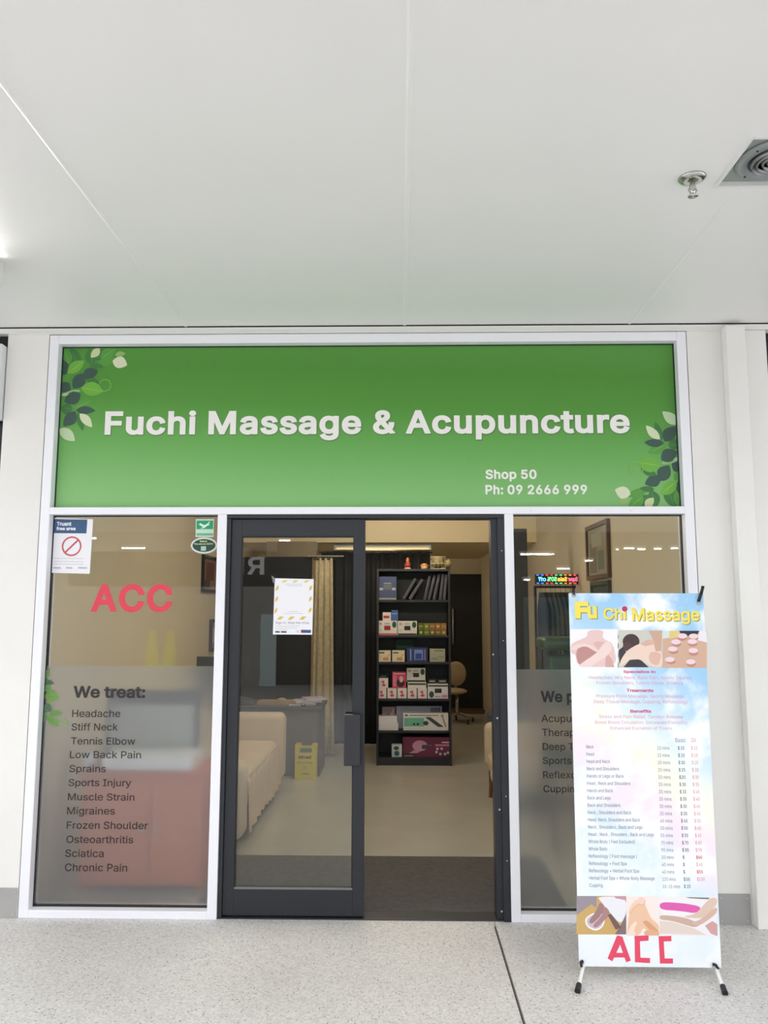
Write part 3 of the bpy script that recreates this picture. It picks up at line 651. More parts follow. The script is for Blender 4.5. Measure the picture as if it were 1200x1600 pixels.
# headings and services
PINK = C(206, 74, 128); PNK2 = C(222, 148, 176)
Q = lambda x: 880 + x / 5.0
R_ = lambda y: 900 + y / 5.0
for t, a, b, tp, bs, m, bd in (('Specialize in', 470, 720, 737, 758, PINK, .03), ('Treaments', 495, 706, 882, 906, PINK, .03), ('Benefits', 525, 688, 1044, 1068, PINK, .03),
        ('Headaches, Wry Neck, Back Pain, Sports Injuries', 200, 1000, 780, 804, PNK2, 0), ('Frozen Shoulders, Tennis Elbow, Sciatica', 260, 935, 822, 846, PNK2, 0), ('Pressure Point Massage, Sports Massage', 260, 944, 925, 949, PNK2, 0),
        ('Deep Tissue Massage, Cupping, Reflexology', 240, 972, 968, 993, PNK2, 0), ('Stress and Pain Relief, Tension Release', 280, 936, 1085, 1110, PNK2, 0), ('Boost Blood Circulation, Increased Flexibility', 250, 972, 1130, 1154, PNK2, 0), ('Enhanced Excretion of Toxins', 370, 852, 1176, 1200, PNK2, 0)):
    btext(t, Q(a), Q(b), R_(bs), R_(tp), m, bd)
rows = [('Neck', '10 mins', '$ 10', '$ 12'), ('Head', '15 mins', '$ 15', '$ 18'), ('Head and Neck', '20 mins', '$ 20', '$ 25'), ('Neck and Shoulders', '25 mins', '$ 25', '$ 30'), ('Hands or Legs or Back', '20 mins', '$20', '$ 30'), ('Head , Neck and Shoulders', '30 mins', '$ 30', '$ 35'),
        ('Hands and Back', '35 mins', '$ 35', '$ 45'), ('Back and Legs', '35 mins', '$ 35', '$ 45'), ('Back and Shoulders', '30 mins', '$ 30', '$ 40'), ('Neck , Shoulders and Back', '35 mins', '$ 35', '$ 45'), ('Head, Neck, Shoulders and Back', '45 mins', '$ 45', '$ 55'),
        ('Neck , Shoulders , Back and Legs', '50 mins', '$ 50', '$ 60'), ('Head , Neck , Shoulders , Back and Legs', '55 mins', '$ 55', '$ 65'), ('Whole Body ( Feet Excluded)', '70 mins', '$ 70', '$ 80'), ('Whole Body', '90 mins', '$ 85', '$ 95'), ('Reflexology ( Foot massage )', '30 mins', '$', '$40'),
        ('Reflexology + Foot Spa', '40 mins', '$', '$ 45'), ('Reflexology + Herbal Foot Spa', '40 mins', '$', '$55'), ('Herbal Foot Spa + Whole Body Massage', '120 mins', '$100', '$120'), ('Cupping', '10-15 mins', '$ 15', '')]
wname = [58, 60, 184, 252, 288, 338, 200, 181, 255, 340, 408, 424, 512, 362, 147, 376, 294, 390, 510, 103]
SLATE = C(86, 94, 130); SLT2 = C(100, 102, 144); REDT = C(226, 96, 112)
btext('Basic', Q(877), Q(957), 1130 + 148 / 5, 1130 + 116 / 5, SLT2); btext('Oil', Q(1000), Q(1036), 1130 + 148 / 5, 1130 + 116 / 5, C(222, 130, 150))
ya = 1130 + 198 / 5
for i, (a, b, c, d) in enumerate(rows):
    yb = 1130 + (197 + i * 56.9) / 5; sh = i * 1.32
    btext(a, Q(180 + sh), Q(180 + sh + wname[i]), yb, yb - 5.2, SLATE)
    yr = yb + 1.9
    btext(b, Q(735 + sh * 1.7), Q(735 + sh * 1.7 + (136 if i == 19 else 95 if i < 18 else 104)), yr, yr - 5.2, SLT2)
    if c: btext(c, Q(896 + sh * 1.9), Q(896 + sh * 1.9 + (14 if len(c) < 2 else 50)), yr, yr - 5.2, SLATE, .012)
    if d: btext(d, Q(1000 + sh * 1.95), Q(1000 + sh * 1.95 + (58 if len(d) > 3 and i == 18 else 48)), yr, yr - 5.2, REDT, .02 if i in (15, 17) else 0)
# frame of the stand
WHT = mat('white_enamel_tube', (238, 238, 236), .35); BPL = mat('black_plastic', (26, 26, 30), .45)
hub = Vector(((bx0 + bx1) / 2, YB + .16, .78))
corn = [Vector((bx0 + .02, YB + .006, bnz1 - .012)), Vector((bx1 - .02, YB + .006, bnz1 - .012)), Vector((bx0 + .02, YB + .004, bnz0 + .035)), Vector((bx1 - .02, YB + .004, bnz0 + .035))]
for c in corn[:2]: mk(MB().path([hub, hub.lerp(c, .5) + Vector((0, .03, 0)), c], .005), 'spar', WHT, bn)
feet = [PZ(903, 1546, .012), PZ(1132, 1549, .012)]
for c, f in zip(corn[2:], feet):
    q = c + Vector((0, .02, 0))
    kn = Vector((c.x, YB + .009, bnz0 - .004)); lg = mk(MB().path([hub, kn, f], .0075), 'leg', WHT, bn)
    d = (f - kn).normalized()
    mk(MB().tube(f - d * .03, f + d * .012, .0115, .0125), 'rubber_foot', BPL, lg)
rear = mk(MB().path([hub, Vector((hub.x, YB + .44, .012))], .007), 'leg', WHT, bn)
mk(MB().tube(Vector((hub.x, YB + .425, .035)), Vector((hub.x, YB + .447, .004)), .011), 'rubber_foot', BPL, rear)
mk(MB().box(hub.x - .03, hub.x + .03, hub.y - .02, hub.y + .02, hub.z - .03, hub.z + .03), 'hub', BPL, bn, bevel=.008)
GRO = mat('eyelet_steel', (190, 192, 196), .3, metal=.7)
for px, py in ((896.5, 929.5), (1092, 942), (908.5, 1504), (1116.5, 1510)):
    a = P(px, py, YB); vs = [(a.x + r * math.cos(i * .4488), YB - .0014, a.z + r * math.sin(i * .4488)) for r in (.011, .006) for i in range(14)]
    mk(MB().add(vs, [(i, (i + 1) % 14, 14 + (i + 1) % 14, 14 + i) for i in range(14)]), 'eyelet', GRO, bn)
def hook(pts, r=.0055): mk(MB().path([P(a, b, YB - .008 * (.5 + .5 * (k % 2))) for k, (a, b) in enumerate(pts)], r), 'hook', BPL, bn, smooth=True)
hook([(897, 929.5), (896.5, 924), (896.5, 921)], .004); hook([(1091.5, 940), (1096, 926), (1098.5, 916)], .007)
hook([(908.5, 1510), (908, 1504), (911, 1501.5)], .006); hook([(1113.5, 1506.5), (1118.5, 1508), (1122, 1513.5)], .006)

# ------------------------------------------------------------------ soffit fittings
sk = thing('sprinkler_head', (1.08, -1.49, CZ), 'chrome ceiling sprinkler head beside the recessed fitting', 'sprinkler')
CHR = mat('chrome', (205, 205, 200), .18, metal=1)
mk(MB().lathe([(0, -.004), (.012, -.006), (.030, -.014), (.046, -.006), (.050, 0)], (1.08, -1.49, CZ), n=32), 'escutcheon', CHR, sk, smooth=True)
mk(MB().lathe([(.009, -.006), (.009, -.03), (.012, -.034), (.008, -.05), (.007, -.064)], (1.08, -1.49, CZ), n=18), 'body', CHR, sk, smooth=True)
for s in (-1, 1): mk(MB().path([(1.08 + s * .008, -1.49, CZ - .034), (1.08 + s * .015, -1.49, CZ - .048), (1.08 + s * .004, -1.49, CZ - .066)], .0025, 8), 'yoke_arm', CHR, sk)
mk(MB().lathe([(0, -.066), (.008, -.066), (.018, -.069), (.018, -.072), (0, -.073)], (1.08, -1.49, CZ), n=20), 'deflector', CHR, sk, smooth=True)
RX0, RX1, RY0, RY1 = 1.182, 1.502, -1.745, -1.425
rc = thing('recessed_vent', ((RX0 + RX1) / 2, (RY0 + RY1) / 2, CZ), 'square recessed metal fitting with concentric ring louvre in the soffit', 'ceiling fitting')
t = .014
mk(MB().box(RX0, RX0 + t, RY0, RY1, CZ - .005, CZ + .05).box(RX1 - t, RX1, RY0, RY1, CZ - .005, CZ + .05).box(RX0 + t, RX1 - t, RY0, RY0 + t, CZ - .005, CZ + .05).box(RX0 + t, RX1 - t, RY1 - t, RY1, CZ - .005, CZ + .05), 'frame', mat('fitting_white', (232, 232, 230), .4), rc, bevel=.0015)
GRM = mat('satin_grey_metal', (150, 156, 154), .4, metal=.2)
vc_ = Vector(((RX0 + RX1) / 2, (RY0 + RY1) / 2, CZ + .014))
mk(MB().box(RX0 + t, RX1 - t, RY0 + t, RY1 - t, CZ + .014, CZ + .03), 'plate', GRM, rc)
mk(MB().lathe([(.138, .0), (.133, -.008), (.126, -.011), (.098, -.011), (.095, -.003)], vc_, n=48), 'ring', GRM, rc, smooth=True)
mk(MB().lathe([(.093, -.004), (.093, -.002), (0, -.002)], vc_, n=40), 'throat', mat('throat_dark', (50, 54, 66), .5), rc)
for r in (.086, .068, .050, .033): mk(MB().lathe([(r, -.006), (r - .006, -.020), (r - .0085, -.019), (r - .004, -.005)], vc_, n=40), 'louvre', mat('louvre_metal', (150, 150, 152), .35, metal=.5), rc, smooth=True)
mk(MB().lathe([(.016, -.005), (.012, -.02), (0, -.022)], vc_, n=24), 'centre_cap', GRM, rc, smooth=True)
for a in (.6, 2.2, 3.75, 5.3): p_ = vc_ + Vector((.118 * math.cos(a), .118 * math.sin(a), -.0115)); mk(MB().tube(p_, p_ + Vector((0, 0, -.002)), .004, n=8), 'screw', BLK, rc)

# fluorescent battens under the soffit, the nearest one just outside the frame on the left
TUBE = mat('fluorescent_tube', (255, 255, 250), .4, emit=(255, 253, 246), estr=40)
BODY = mat('batten_body', (235, 235, 232), .45)
def batten(x0, x1, y, z, label, group=None, tube=TUBE, drop=.075, hh=.045):
    t = thing('fluorescent_batten', ((x0 + x1) / 2, y, z - drop), label, 'light', group)
    mk(MB().box(x0, x1, y - .045, y + .045, z - hh, z), 'housing', BODY, t, bevel=.006)
    mk(MB().tube((x0 + .03, y, z - hh - .015), (x1 - .03, y, z - hh - .015), .013, n=12), 'tube', tube, t, smooth=True)
    for xx in (x0, x1 - .03): mk(MB().box(xx, xx + .03, y - .02, y + .02, z - hh - .033, z - hh + .015), 'end_cap', BODY, t, bevel=.003)
    return t
wf = thing('fluorescent_batten', (-2.45, -.90, CZ - .1), 'white fluorescent batten under the soffit left of the shopfront', 'light')
mk(MB().box(-3.115, -1.815, -.905, -.835, CZ - .125, CZ), 'housing', BODY, wf, bevel=.006)
mk(MB().tube((-3.10, -.93, CZ - .045), (-1.83, -.93, CZ - .045), .013, n=12), 'tube', mat('bright_fluorescent_tube', (255, 255, 250), .4, emit=(255, 253, 246), estr=140), wf, smooth=True)
for xx in (-3.115, -1.83): mk(MB().box(xx, xx + .015, -.95, -.905, CZ - .065, CZ - .025), 'end_cap', BODY, wf, bevel=.003)

# ------------------------------------------------------------------ shop interior shell
IX0, IX1, IY0 = -2.02, 1.66, .13
mk(MB().box(IX0 - .1, IX1 + .1, .12, 8.5, -.1, 0.0), 'floor_inside', VINYL, kind='structure')
mk(MB().box(IX0 - .12, IX0, .16, 8.5, 0, 2.9), 'wall_inside_left', CREAM, kind='structure')
mk(MB().box(IX1, IX1 + .12, .16, 8.5, 0, 2.9), 'wall_inside_right', CREAM, kind='structure')
mk(MB().box(1.30, IX1, 6.5, 8.35, 0, 2.4), 'wall_nib', CREAM, kind='structure')
mk(MB().box(IX0 - .1, IX1 + .1, 8.35, 8.5, 0, 2.9), 'wall_back', CREAM, kind='structure')
mk(MB().box(IX0, IX1, .12, 5.2, 2.75, 2.87), 'ceiling_inside', CEILI, kind='structure')
bh = mk(MB().box(IX0, IX1, 5.2, 8.35, 2.385, 2.9), 'ceiling_low', CREAM2, kind='structure')
# black back partitions
pk = mk(MB().box(-.42, 1.30, 8.18, 8.30, 0, 2.13), 'wall_black_back', BLACKP, kind='structure')
a, b = P(707.5, 951, 8.14), P(709.5, 1006, 8.14); mk(MB().tube((a.x, 8.14, a.z), (a.x, 8.14, b.z), .013), 'pull_handle', mat('brushed_steel', (190, 186, 176), .35, metal=.6), pk, smooth=True)
pl_ = mk(MB().box(IX0, -.99, 4.48, 4.60, 0, 2.16), 'wall_black_left', BLACKP, kind='structure')
mk(MB().box(.63, 1.30, 7.9, 8.18, 0.0, .05), 'baseboard_back', mat('wood_skirting', (96, 74, 54), .6), kind='structure')

def curtain(name, x0, x1, y, z0, z1, amp, waves, m, label, cat='curtain', top_wave=0, taper=0):
    def fn(u, v):
        x = x0 + (x1 - x0) * u + taper * (1 - v) * (u - .5); z = z0 + (z1 - z0) * v + (top_wave * math.sin(u * 9) if v > .99 else 0)
        return (x, y + amp * math.sin(u * waves * 2 * math.pi) * (1 - .3 * v), z)
    t = thing(name, ((x0 + x1) / 2, y, z0), label, cat)
    mk(MB().sheet(fn, int(waves * 10), 6, (0, .004, 0)), 'cloth', m, t, smooth=True)
    mk(MB().tube((x0 - .03, y + .004, z1 - .012), (x1 + .03, y + .004, z1 - .012), .009), 'rod', BPL, t)
    return t
a, b = P(528, 862, 5.1), P(672, 1165, 5.1)
curtain('curtain', -.94, P(672, 862, 5.1).x, 5.12, .02, a.z, .016, 12, BLACKP, 'black curtain hung behind the bookcase', top_wave=.008)
LACE = mat('beige_lace', (190, 176, 146), .85, var=.14, scale=26, bump=.5, bscale=45)
a = P(493, 872, 4.42); b = P(528, 1180, 4.42)
curtain('curtain', P(494, 872, 4.42).x, P(520, 872, 4.42).x, 4.42, .03, a.z, .020, 3, LACE, 'narrow beige lace curtain beside the counter', taper=.07)
mk(MB().box(-1.02, -.62, 4.40, 4.46, 2.158, 2.172), 'trim_4', mat('grey_ledge', (150, 140, 124), .6), kind='structure')
# low ceiling batten lamp
a, b = P(521, 856, 5.32), P(674, 856, 5.32)
LAMPI = mat('warm_dim_tube', (236, 208, 150), .5, emit=(255, 226, 170), estr=.6)
batten(a.x, b.x, 5.42, 2.385, 'long slim batten lamp under the low cream ceiling', tube=LAMPI)
# working battens above the entrance
TUBW = mat('warm_fluorescent_tube', (255, 236, 200), .4, emit=(255, 242, 220), estr=92)
for yy, lb_ in ((1.3, 'fluorescent batten on the shop ceiling nearest the street'), (3.4, 'fluorescent batten on the shop ceiling nearest the low bulkhead')):
    batten(-.85, .65, yy, 2.75, lb_, tube=TUBW)
TUBFILL = mat('rear_fill_tube', (255, 236, 200), .4, emit=(255, 238, 208), estr=115)  # unseen lamp added behind the curtain to brighten the rear of the shop
batten(-.62, .02, 6.6, 2.385, 'added fill batten hidden behind the black curtain to brighten the rear', tube=TUBFILL)
# entrance mat
mk(MB().box(-1.10, .90, .125, 1.035, 0, .008), 'entrance_mat', MATD, label='dark grey carpet mat inside the doorway', cat='mat', bevel=.003)
# carton on the partition top
bxm = mat('grey_brown_card', (124, 112, 94), .7, var=.05)
a, b = P(416, 846, 4.46), P(494, 870, 4.46)
cb = thing('carton', ((a.x + b.x) / 2, 4.55, 2.16), 'long plain brown carton lying on top of the black partition', 'box')
mk(MB().box(a.x, b.x, 4.47, 4.62, 2.16, a.z), 'body', bxm, cb, bevel=.004); mk(MB().box(a.x + .01, b.x - .01, 4.53, 4.56, a.z, a.z + .003), 'tape', C(176, 152, 110), cb)

# ------------------------------------------------------------------ bookcase and what stands on it
SY = 3.96; SD = .30
kx0, kx1 = P(588, 1196, SY).x, P(706, 1197, SY).x; kz1 = P(640, 889, SY).z
bk = thing('bookcase', ((kx0 + kx1) / 2, SY, 0), 'tall black open bookcase stocked with boxed goods facing the door', 'bookcase')
pt_ = .022
mk(MB().box(kx0, kx0 + pt_, SY, SY + SD, 0, kz1), 'side_panel', SHELFB, bk, bevel=.0015); mk(MB().box(kx1 - pt_, kx1, SY, SY + SD, 0, kz1), 'side_panel', SHELFB, bk, bevel=.0015)
mk(MB().box(kx0 + pt_, kx1 - pt_, SY, SY + SD, kz1 - .024, kz1), 'top_panel', SHELFB, bk, bevel=.0015)
mk(MB().box(kx0 + pt_, kx1 - pt_, SY + SD - .008, SY + SD, 0.0, kz1 - .024), 'back_panel', SHELFB, bk)
SHZ = []
for py in (937.5, 993, 1034.5, 1092, 1142):
    z = P(640, py, SY).z; SHZ.append(z); mk(MB().box(kx0 + pt_, kx1 - pt_, SY + .002, SY + SD - .008, z - .022, z), 'shelf', SHELFB, bk, bevel=.001)
zb = P(640, 1184, SY).z; SHZ.append(zb)
mk(MB().box(kx0 + pt_, kx1 - pt_, SY + .002, SY + SD - .008, zb - .02, zb), 'shelf', SHELFB, bk); mk(MB().box(kx0 + pt_, kx1 - pt_, SY + .012, SY + .03, 0, zb - .02), 'plinth', SHELFB, bk)

def carton(px0, px1, pyt, zbase, y, depth, c, label, prints=(), name='product_box', group=None, cat='box', ztop=None):
    a = P(px0, pyt, y); b = P(px1, pyt, y); z1 = ztop or a.z
    t = thing(name, ((a.x + b.x) / 2, y, zbase), label, cat, group)
    body = mk(MB().box(a.x, b.x, y, y + depth, zbase, z1), 'carton', C(*c), t, bevel=.0015)
    W, H = b.x - a.x, z1 - zbase
    mk(MB().box(a.x + .002, b.x - .002, y + .002, y + depth * .5, z1, z1 + .0012), 'lid_flap', C(max(0, c[0] - 14), max(0, c[1] - 14), max(0, c[2] - 14)), t)
    for k, pr in enumerate(prints):
        u0, u1, v0, v1, pc = pr[:5]; yy = y - .0008 - .0003 * k
        if len(pr) > 5 and pr[5] == 'e':
            cx, cz = a.x + W * (u0 + u1) / 2, zbase + H * (v0 + v1) / 2
            pts = [(cx + W * (u1 - u0) / 2 * math.cos(i * math.pi / 9), yy, cz + H * (v1 - v0) / 2 * math.sin(i * math.pi / 9)) for i in range(18)]
        elif len(pr) > 5 and pr[5] == 'd': pts = [(a.x + W * u0, yy, zbase + H * v0), (a.x + W * (u0 + .3 * (u1 - u0)), yy, zbase + H * v0), (a.x + W * u1, yy, zbase + H * v1), (a.x + W * (u1 - .3 * (u1 - u0)), yy, zbase + H * v1)]
        else: pts = [(a.x + W * u0, yy, zbase + H * v0), (a.x + W * u1, yy, zbase + H * v0), (a.x + W * u1, yy, zbase + H * v1), (a.x + W * u0, yy, zbase + H * v1)]
        mk(MB().poly(pts), 'print', C(*pc), t)
    return t, z1
s1, s2, s3, s4, s5, s6 = SHZ
yf = SY + .03
carton(591.5, 619.5, 901, s1, yf, .16, (66, 76, 112), 'dark blue retail box on the top bookcase shelf', [(.28, .72, .44, .68, (96, 104, 110)), (.02, .98, .02, .09, (150, 152, 150)), (.05, .25, .42, .52, (170, 176, 190)), (.75, .95, .42, .52, (170, 176, 190)), (.3, .7, .7, .73, (170, 174, 180))])
FOL = mat('charcoal_folder', (66, 64, 78), .5)
fold = [(629, 651, 905, 'leftmost'), (638.5, 662, 906, 'second from the left'), (662, 673, 900, 'third from the left'), (668, 681, 899, 'fourth from the left'), (676, 688, 898, 'fifth from the left'), (686, 694, 897, 'sixth from the left'), (692, 699, 898, 'rightmost')]
for x0, x1, pyt, wd in fold:
    p0 = P(x0, 936, yf + .02); p1 = P(x1 - 3.2, pyt, yf + .02); th = .026
    t = thing('ring_binder', (p0.x + th / 2, yf + .12, s1), 'dark slanted ring binder on the top shelf, %s of the row' % wd, 'binder', 'binders on the top shelf')
    d = (Vector((p1.x, 0, p1.z)) - Vector((p0.x, 0, s1 + .001))); nn = Vector((d.z, 0, -d.x)).normalized() * th
    q0 = Vector((p0.x, yf + .02, s1 + .001 + max(0, -nn.z))); 
    mk(MB().prism([q0, q0 + nn, q0 + nn + d, q0 + d], (0, .21, 0)), 'cover', FOL, t, bevel=.001)
    e = q0 + Vector((0, -.001, 0)); m3 = nn * .12
    mk(MB().prism([e + d * .02, e + m3 + d * .02, e + m3 + d * .98, e + d * .98], (0, .002, 0)), 'spine_edge', C(140, 138, 150), t)
wb = lambda acc, low: [(.07, .22, .72, .88, (206, 150, 150)), (.34, .66, .36, .66, acc), (.74, .96, .52, .96, (44, 78, 66), 'e'), (.02, .98, .02, .14, low), (.36, .62, .78, .84, (150, 150, 150)), (.05, .25, .3, .33, (190, 188, 184)), (.05, .25, .4, .43, (190, 188, 184))]
carton(590, 620.5, 970, s2, yf, .14, (226, 222, 214), 'white massager box with a red screen print on the second shelf', wb((156, 40, 54), (196, 92, 96)))
_, zt2 = carton(621.5, 651.5, 970.5, s2, yf, .14, (220, 218, 210), 'white massager box with a black screen print on the second shelf', wb((30, 32, 38), (48, 46, 46)))
zt1 = P(600, 970, yf).z
carton(598, 611, 957, zt1 + .0015, yf + .01, .09, (226, 222, 222), 'small white and red carton on the left massager box', [(.1, .8, .3, .6, (190, 52, 54))])
carton(611.5, 622, 953.5, zt1 + .0015, yf + .012, .09, (58, 96, 158), 'small blue carton on the left massager box', [(.1, .9, .6, .75, (120, 150, 200))])
for i in range(5):
    x = 653.5 + i * 8.9
    for r in (0, 1):
        h = (s2 + P(650, 974, yf).z) / 2 if r == 0 else P(650, 974, yf).z
        z0 = s2 if r == 0 else (s2 + P(650, 974, yf).z) / 2 + .0013
        cc = [(92, 108, 40), (118, 124, 50), (134, 98, 50), (150, 104, 56), (156, 108, 60)][i]
        carton(x, x + 8.4, 974, z0, yf + .02, .1, cc if r else (cc[0] - 24, cc[1] - 8, cc[2]), 'tiny green and orange packet in the %s row of packets, number %s from the left' % ('upper' if r else 'lower', ['one', 'two', 'three', 'four', 'five'][i]), [(.25, .75, .3, .7, (200, 190, 90), 'e')] if i % 2 == r else [(.1, .9, .4, .62, (180, 150, 70))], name='packet', group='packets on the second shelf', cat='packet', ztop=h)
cre = [(.35, .85, .1, .42, (206, 152, 100), 'e'), (.6, .98, .35, .7, (220, 172, 120), 'd'), (.06, .5, .76, .86, (60, 54, 50))]
for x, wd in ((591, 'left'), (612.8, 'right')): carton(x, x + 19.5, 1016.5, s3, yf, .1, (226, 212, 184), 'cream carton with a tan print on the third shelf, %s of the pair' % wd, cre, group='cream cartons on the third shelf')
carton(635.5, 668, 1012, s3, yf, .13, (46, 54, 112), 'dark blue carton on the third shelf', [(.36, .78, .14, .86, (110, 142, 200)), (.42, .72, .2, .6, (44, 66, 140)), (.16, .22, .1, .9, (140, 156, 206)), (.84, .9, .1, .9, (140, 120, 170))])
carton(671.5, 695.5, 1014, s3, yf, .12, (166, 166, 142), 'grey green carton at the right end of the third shelf', [(.3, .9, .82, .9, (110, 112, 100)), (.1, .5, .2, .3, (130, 134, 112)), (.5, .9, .35, .42, (134, 138, 116))])
carton(618, 648, 998.5, s3, yf + .15, .08, (26, 62, 54), 'dark green carton at the back of the third shelf', [(.1, .9, .6, .7, (40, 84, 72))])
red = [(.3, .75, .18, .42, (206, 84, 110), 'e'), (.42, .6, .4, .8, (206, 90, 116), 'e'), (.25, .5, .55, .75, (214, 100, 124), 'e')]
names5 = ['leftmost', 'second', 'third', 'fourth', 'rightmost']
for i in range(5):
    x = 589.3 + i * 15.85; _, zz = carton(x, x + 14.4, 1075.5, s4, yf, .07, (230, 222, 222), 'small white carton with a pink print on the fourth shelf, %s of the row' % names5[i], red, group='small white cartons on the fourth shelf')
carton(592, 606.5, 1060, zz + .0015, yf + .004, .07, (230, 222, 222), 'small white carton with a pink print stacked on the leftmost one', red)
carton(593, 606, 1053, s4, yf + .1, .05, (30, 30, 36), 'black slim carton standing behind the small white cartons', [(.1, .8, .88, .92, (130, 130, 136))])
carton(613, 634.5, 1050, zz + .0015, yf + .006, .06, (200, 74, 108), 'pink carton with a figure print on the small white cartons', [(.3, .9, .05, .6, (60, 36, 46), 'e'), (.5, .8, .35, .75, (230, 180, 180), 'e'), (.05, .3, .1, .8, (222, 120, 146)), (.08, .92, .86, .92, (236, 180, 196))])
carton(637, 666, 1066, zz + .0015, yf + .012, .07, (222, 220, 216), 'flat white massager box with black band on the small cartons', [(.03, .97, .55, .82, (46, 44, 44))])
zq = P(650, 1066, yf + .012).z
carton(635.5, 664.5, 1044, zq + .0015, yf + .012, .07, (216, 216, 210), 'white massager box with a black screen print atop the flat one', wb((40, 42, 46), (52, 50, 50)))
_, zr = carton(668.5, 700, 1068.5, s4, yf, .13, (224, 222, 226), 'white massager box lying upside down at the right of the fourth shelf', [(.34, .68, .38, .68, (36, 38, 48)), (.06, .3, .06, .5, (44, 82, 74), 'e'), (.02, .98, .82, .92, (52, 50, 50)), (.7, .96, .08, .26, (214, 140, 160)), (.36, .64, .12, .18, (150, 150, 150))])
carton(669, 681.5, 1061, zr + .0015, yf + .01, .08, (24, 24, 28), 'small black carton on the upside down massager box, nearer the middle', [(.15, .85, .35, .7, (150, 160, 150))])
carton(684, 698.5, 1061, zr + .0015, yf + .01, .08, (24, 24, 28), 'small black carton on the upside down massager box, nearer the side panel', [(.15, .85, .35, .7, (150, 160, 150))])
_, zw = carton(591, 622.5, 1130.5, s5, yf, .12, (224, 220, 226), 'plain white carton on the fifth shelf, lower of two')
carton(589.5, 620.5, 1119, zw + .0015, yf + .004, .12, (228, 224, 230), 'plain white carton on the fifth shelf, upper of two')
carton(597, 617.5, 1104.5, s5, yf + .15, .03, (190, 160, 172), 'pink and grey printed card behind the white cartons', [(.1, .6, .5, .7, (120, 70, 90), 'd'), (.5, .95, .4, .9, (226, 206, 214), 'd'), (.65, .95, .1, .5, (140, 90, 104))])
carton(619, 690.5, 1103.5, s5, yf + .13, .05, (184, 186, 206), 'long pale lilac carton at the back of the fifth shelf', [(.75, .93, .3, .95, (120, 118, 140)), (.94, .96, .2, .95, (40, 40, 50))])
carton(630, 700.5, 1114.5, s5, yf, .1, (228, 226, 226), 'long white carton with a hand massager picture on the fifth shelf', [(.02, .46, .24, .74, (110, 186, 160)), (.04, .1, .84, .92, (40, 40, 44)), (.14, .78, .86, .91, (120, 120, 124)), (.21, .27, .32, .42, (20, 20, 24), 'e'), (.29, .36, .32, .42, (20, 20, 24), 'e'), (.44, .56, .3, .56, (36, 66, 84), 'e'), (.48, .9, .78, .22, (64, 64, 78), 'd'), (.84, .96, .9, .22, (176, 140, 118), 'd'), (.83, .9, .78, .94, (180, 140, 116), 'e')])
carton(629.5, 703.5, 1152, s6, yf + .004, .12, (112, 44, 76), 'long magenta massager carton on the bottom shelf', [(.02, .6, .05, .62, (186, 150, 170), 'd'), (.2, .52, .3, .85, (206, 150, 178), 'e'), (.4, .56, .42, .62, (70, 60, 84)), (.82, .99, .72, .78, (226, 200, 212)), (.68, .99, .56, .66, (206, 130, 164)), (.02, .3, .1, .2, (60, 40, 56))] + [(u, u + .055, v, v + .13, (196, 200, 206), 'e') for u, v in ((.7, .36), (.79, .37), (.68, .2), (.76, .1), (.86, .1), (.92, .17))])
carton(612, 628, 1163, s6, yf, .06, (188, 200, 204), 'small clear packet with a green product on the bottom shelf', [(.2, .7, .55, .85, (40, 74, 76), 'e'), (.25, .75, .1, .5, (44, 92, 92), 'e'), (.8, .97, .05, .95, (220, 226, 228))], name='blister_pack', cat='packet')
# on top: figurine, jar, wire basket
def figurine():
    a = P(637, 889, SY + .1); t = thing('figurine', (a.x, SY + .1, kz1), 'small red and gold seated figurine on top of the bookcase', 'figurine')
    c = Vector((a.x, SY + .1, kz1))
    mk(MB().lathe([(0, 0), (.034, 0), (.036, .012), (.026, .022), (0, .024)], c, n=20), 'base', C(206, 178, 140), t, smooth=True)
    mk(MB().lathe([(.03, .02), (.037, .036), (.03, .062), (.018, .078), (0, .08)], c, n=20), 'robe', C(150, 46, 34), t, smooth=True)
    mk(MB().lathe([(0, .074), (.015, .08), (.018, .094), (.012, .108), (0, .112)], c, n=18), 'head', C(212, 160, 110), t, smooth=True)
    mk(MB().lathe([(.018, .098), (.016, .112), (.005, .124), (0, .13)], c, n=18), 'hat', C(190, 120, 50), t, smooth=True)
figurine()
a = P(663, 889, SY + .1); t = thing('ornament_jar', (a.x, SY + .1, kz1), 'small cream and gold ornamental jar on top of the bookcase', 'ornament'); c = Vector((a.x, SY + .1, kz1))
mk(MB().lathe([(0, 0), (.028, 0), (.034, .018), (.032, .036), (.03, .04), (0, .04)], c, n=22), 'pot', C(224, 190, 140), t, smooth=True); mk(MB().lathe([(.035, .04), (.036, .048), (.02, .062), (0, .064)], c, n=22), 'lid', C(216, 150, 76), t, smooth=True)
for s in (-1, 1): mk(MB().tube(c + Vector((s * .034, 0, .034)), c + Vector((s * .042, 0, .046)), .006), 'ear', C(206, 140, 70), t)
a, b = P(673, 870, SY + .05), P(696, 889, SY + .05)
bs = thing('wire_basket', ((a.x + b.x) / 2, SY + .12, kz1), 'wire basket of clear bags on the right of the bookcase top', 'basket'); WIRE = mat('pale_wire', (186, 178, 150), .4, metal=.4)
for z in (kz1 + .004, kz1 + .06, a.z): mk(MB().path([(a.x, SY + .03, z), (b.x, SY + .03, z), (b.x, SY + .24, z), (a.x, SY + .24, z), (a.x, SY + .03, z)], .003, 8), 'rim_wire', WIRE, bs)
for i in range(5): x = a.x + (b.x - a.x) * i / 4; mk(MB().tube((x, SY + .03, kz1), (x, SY + .03, a.z), .002, n=8), 'upright_wire', WIRE, bs)
BAG = mat('crumpled_clear_bag', (150, 136, 92), .35)
bg2 = thing('plastic_bag', ((a.x + b.x) / 2, SY + .13, kz1 + .006), 'crumpled clear plastic bag inside the wire basket', 'bag')
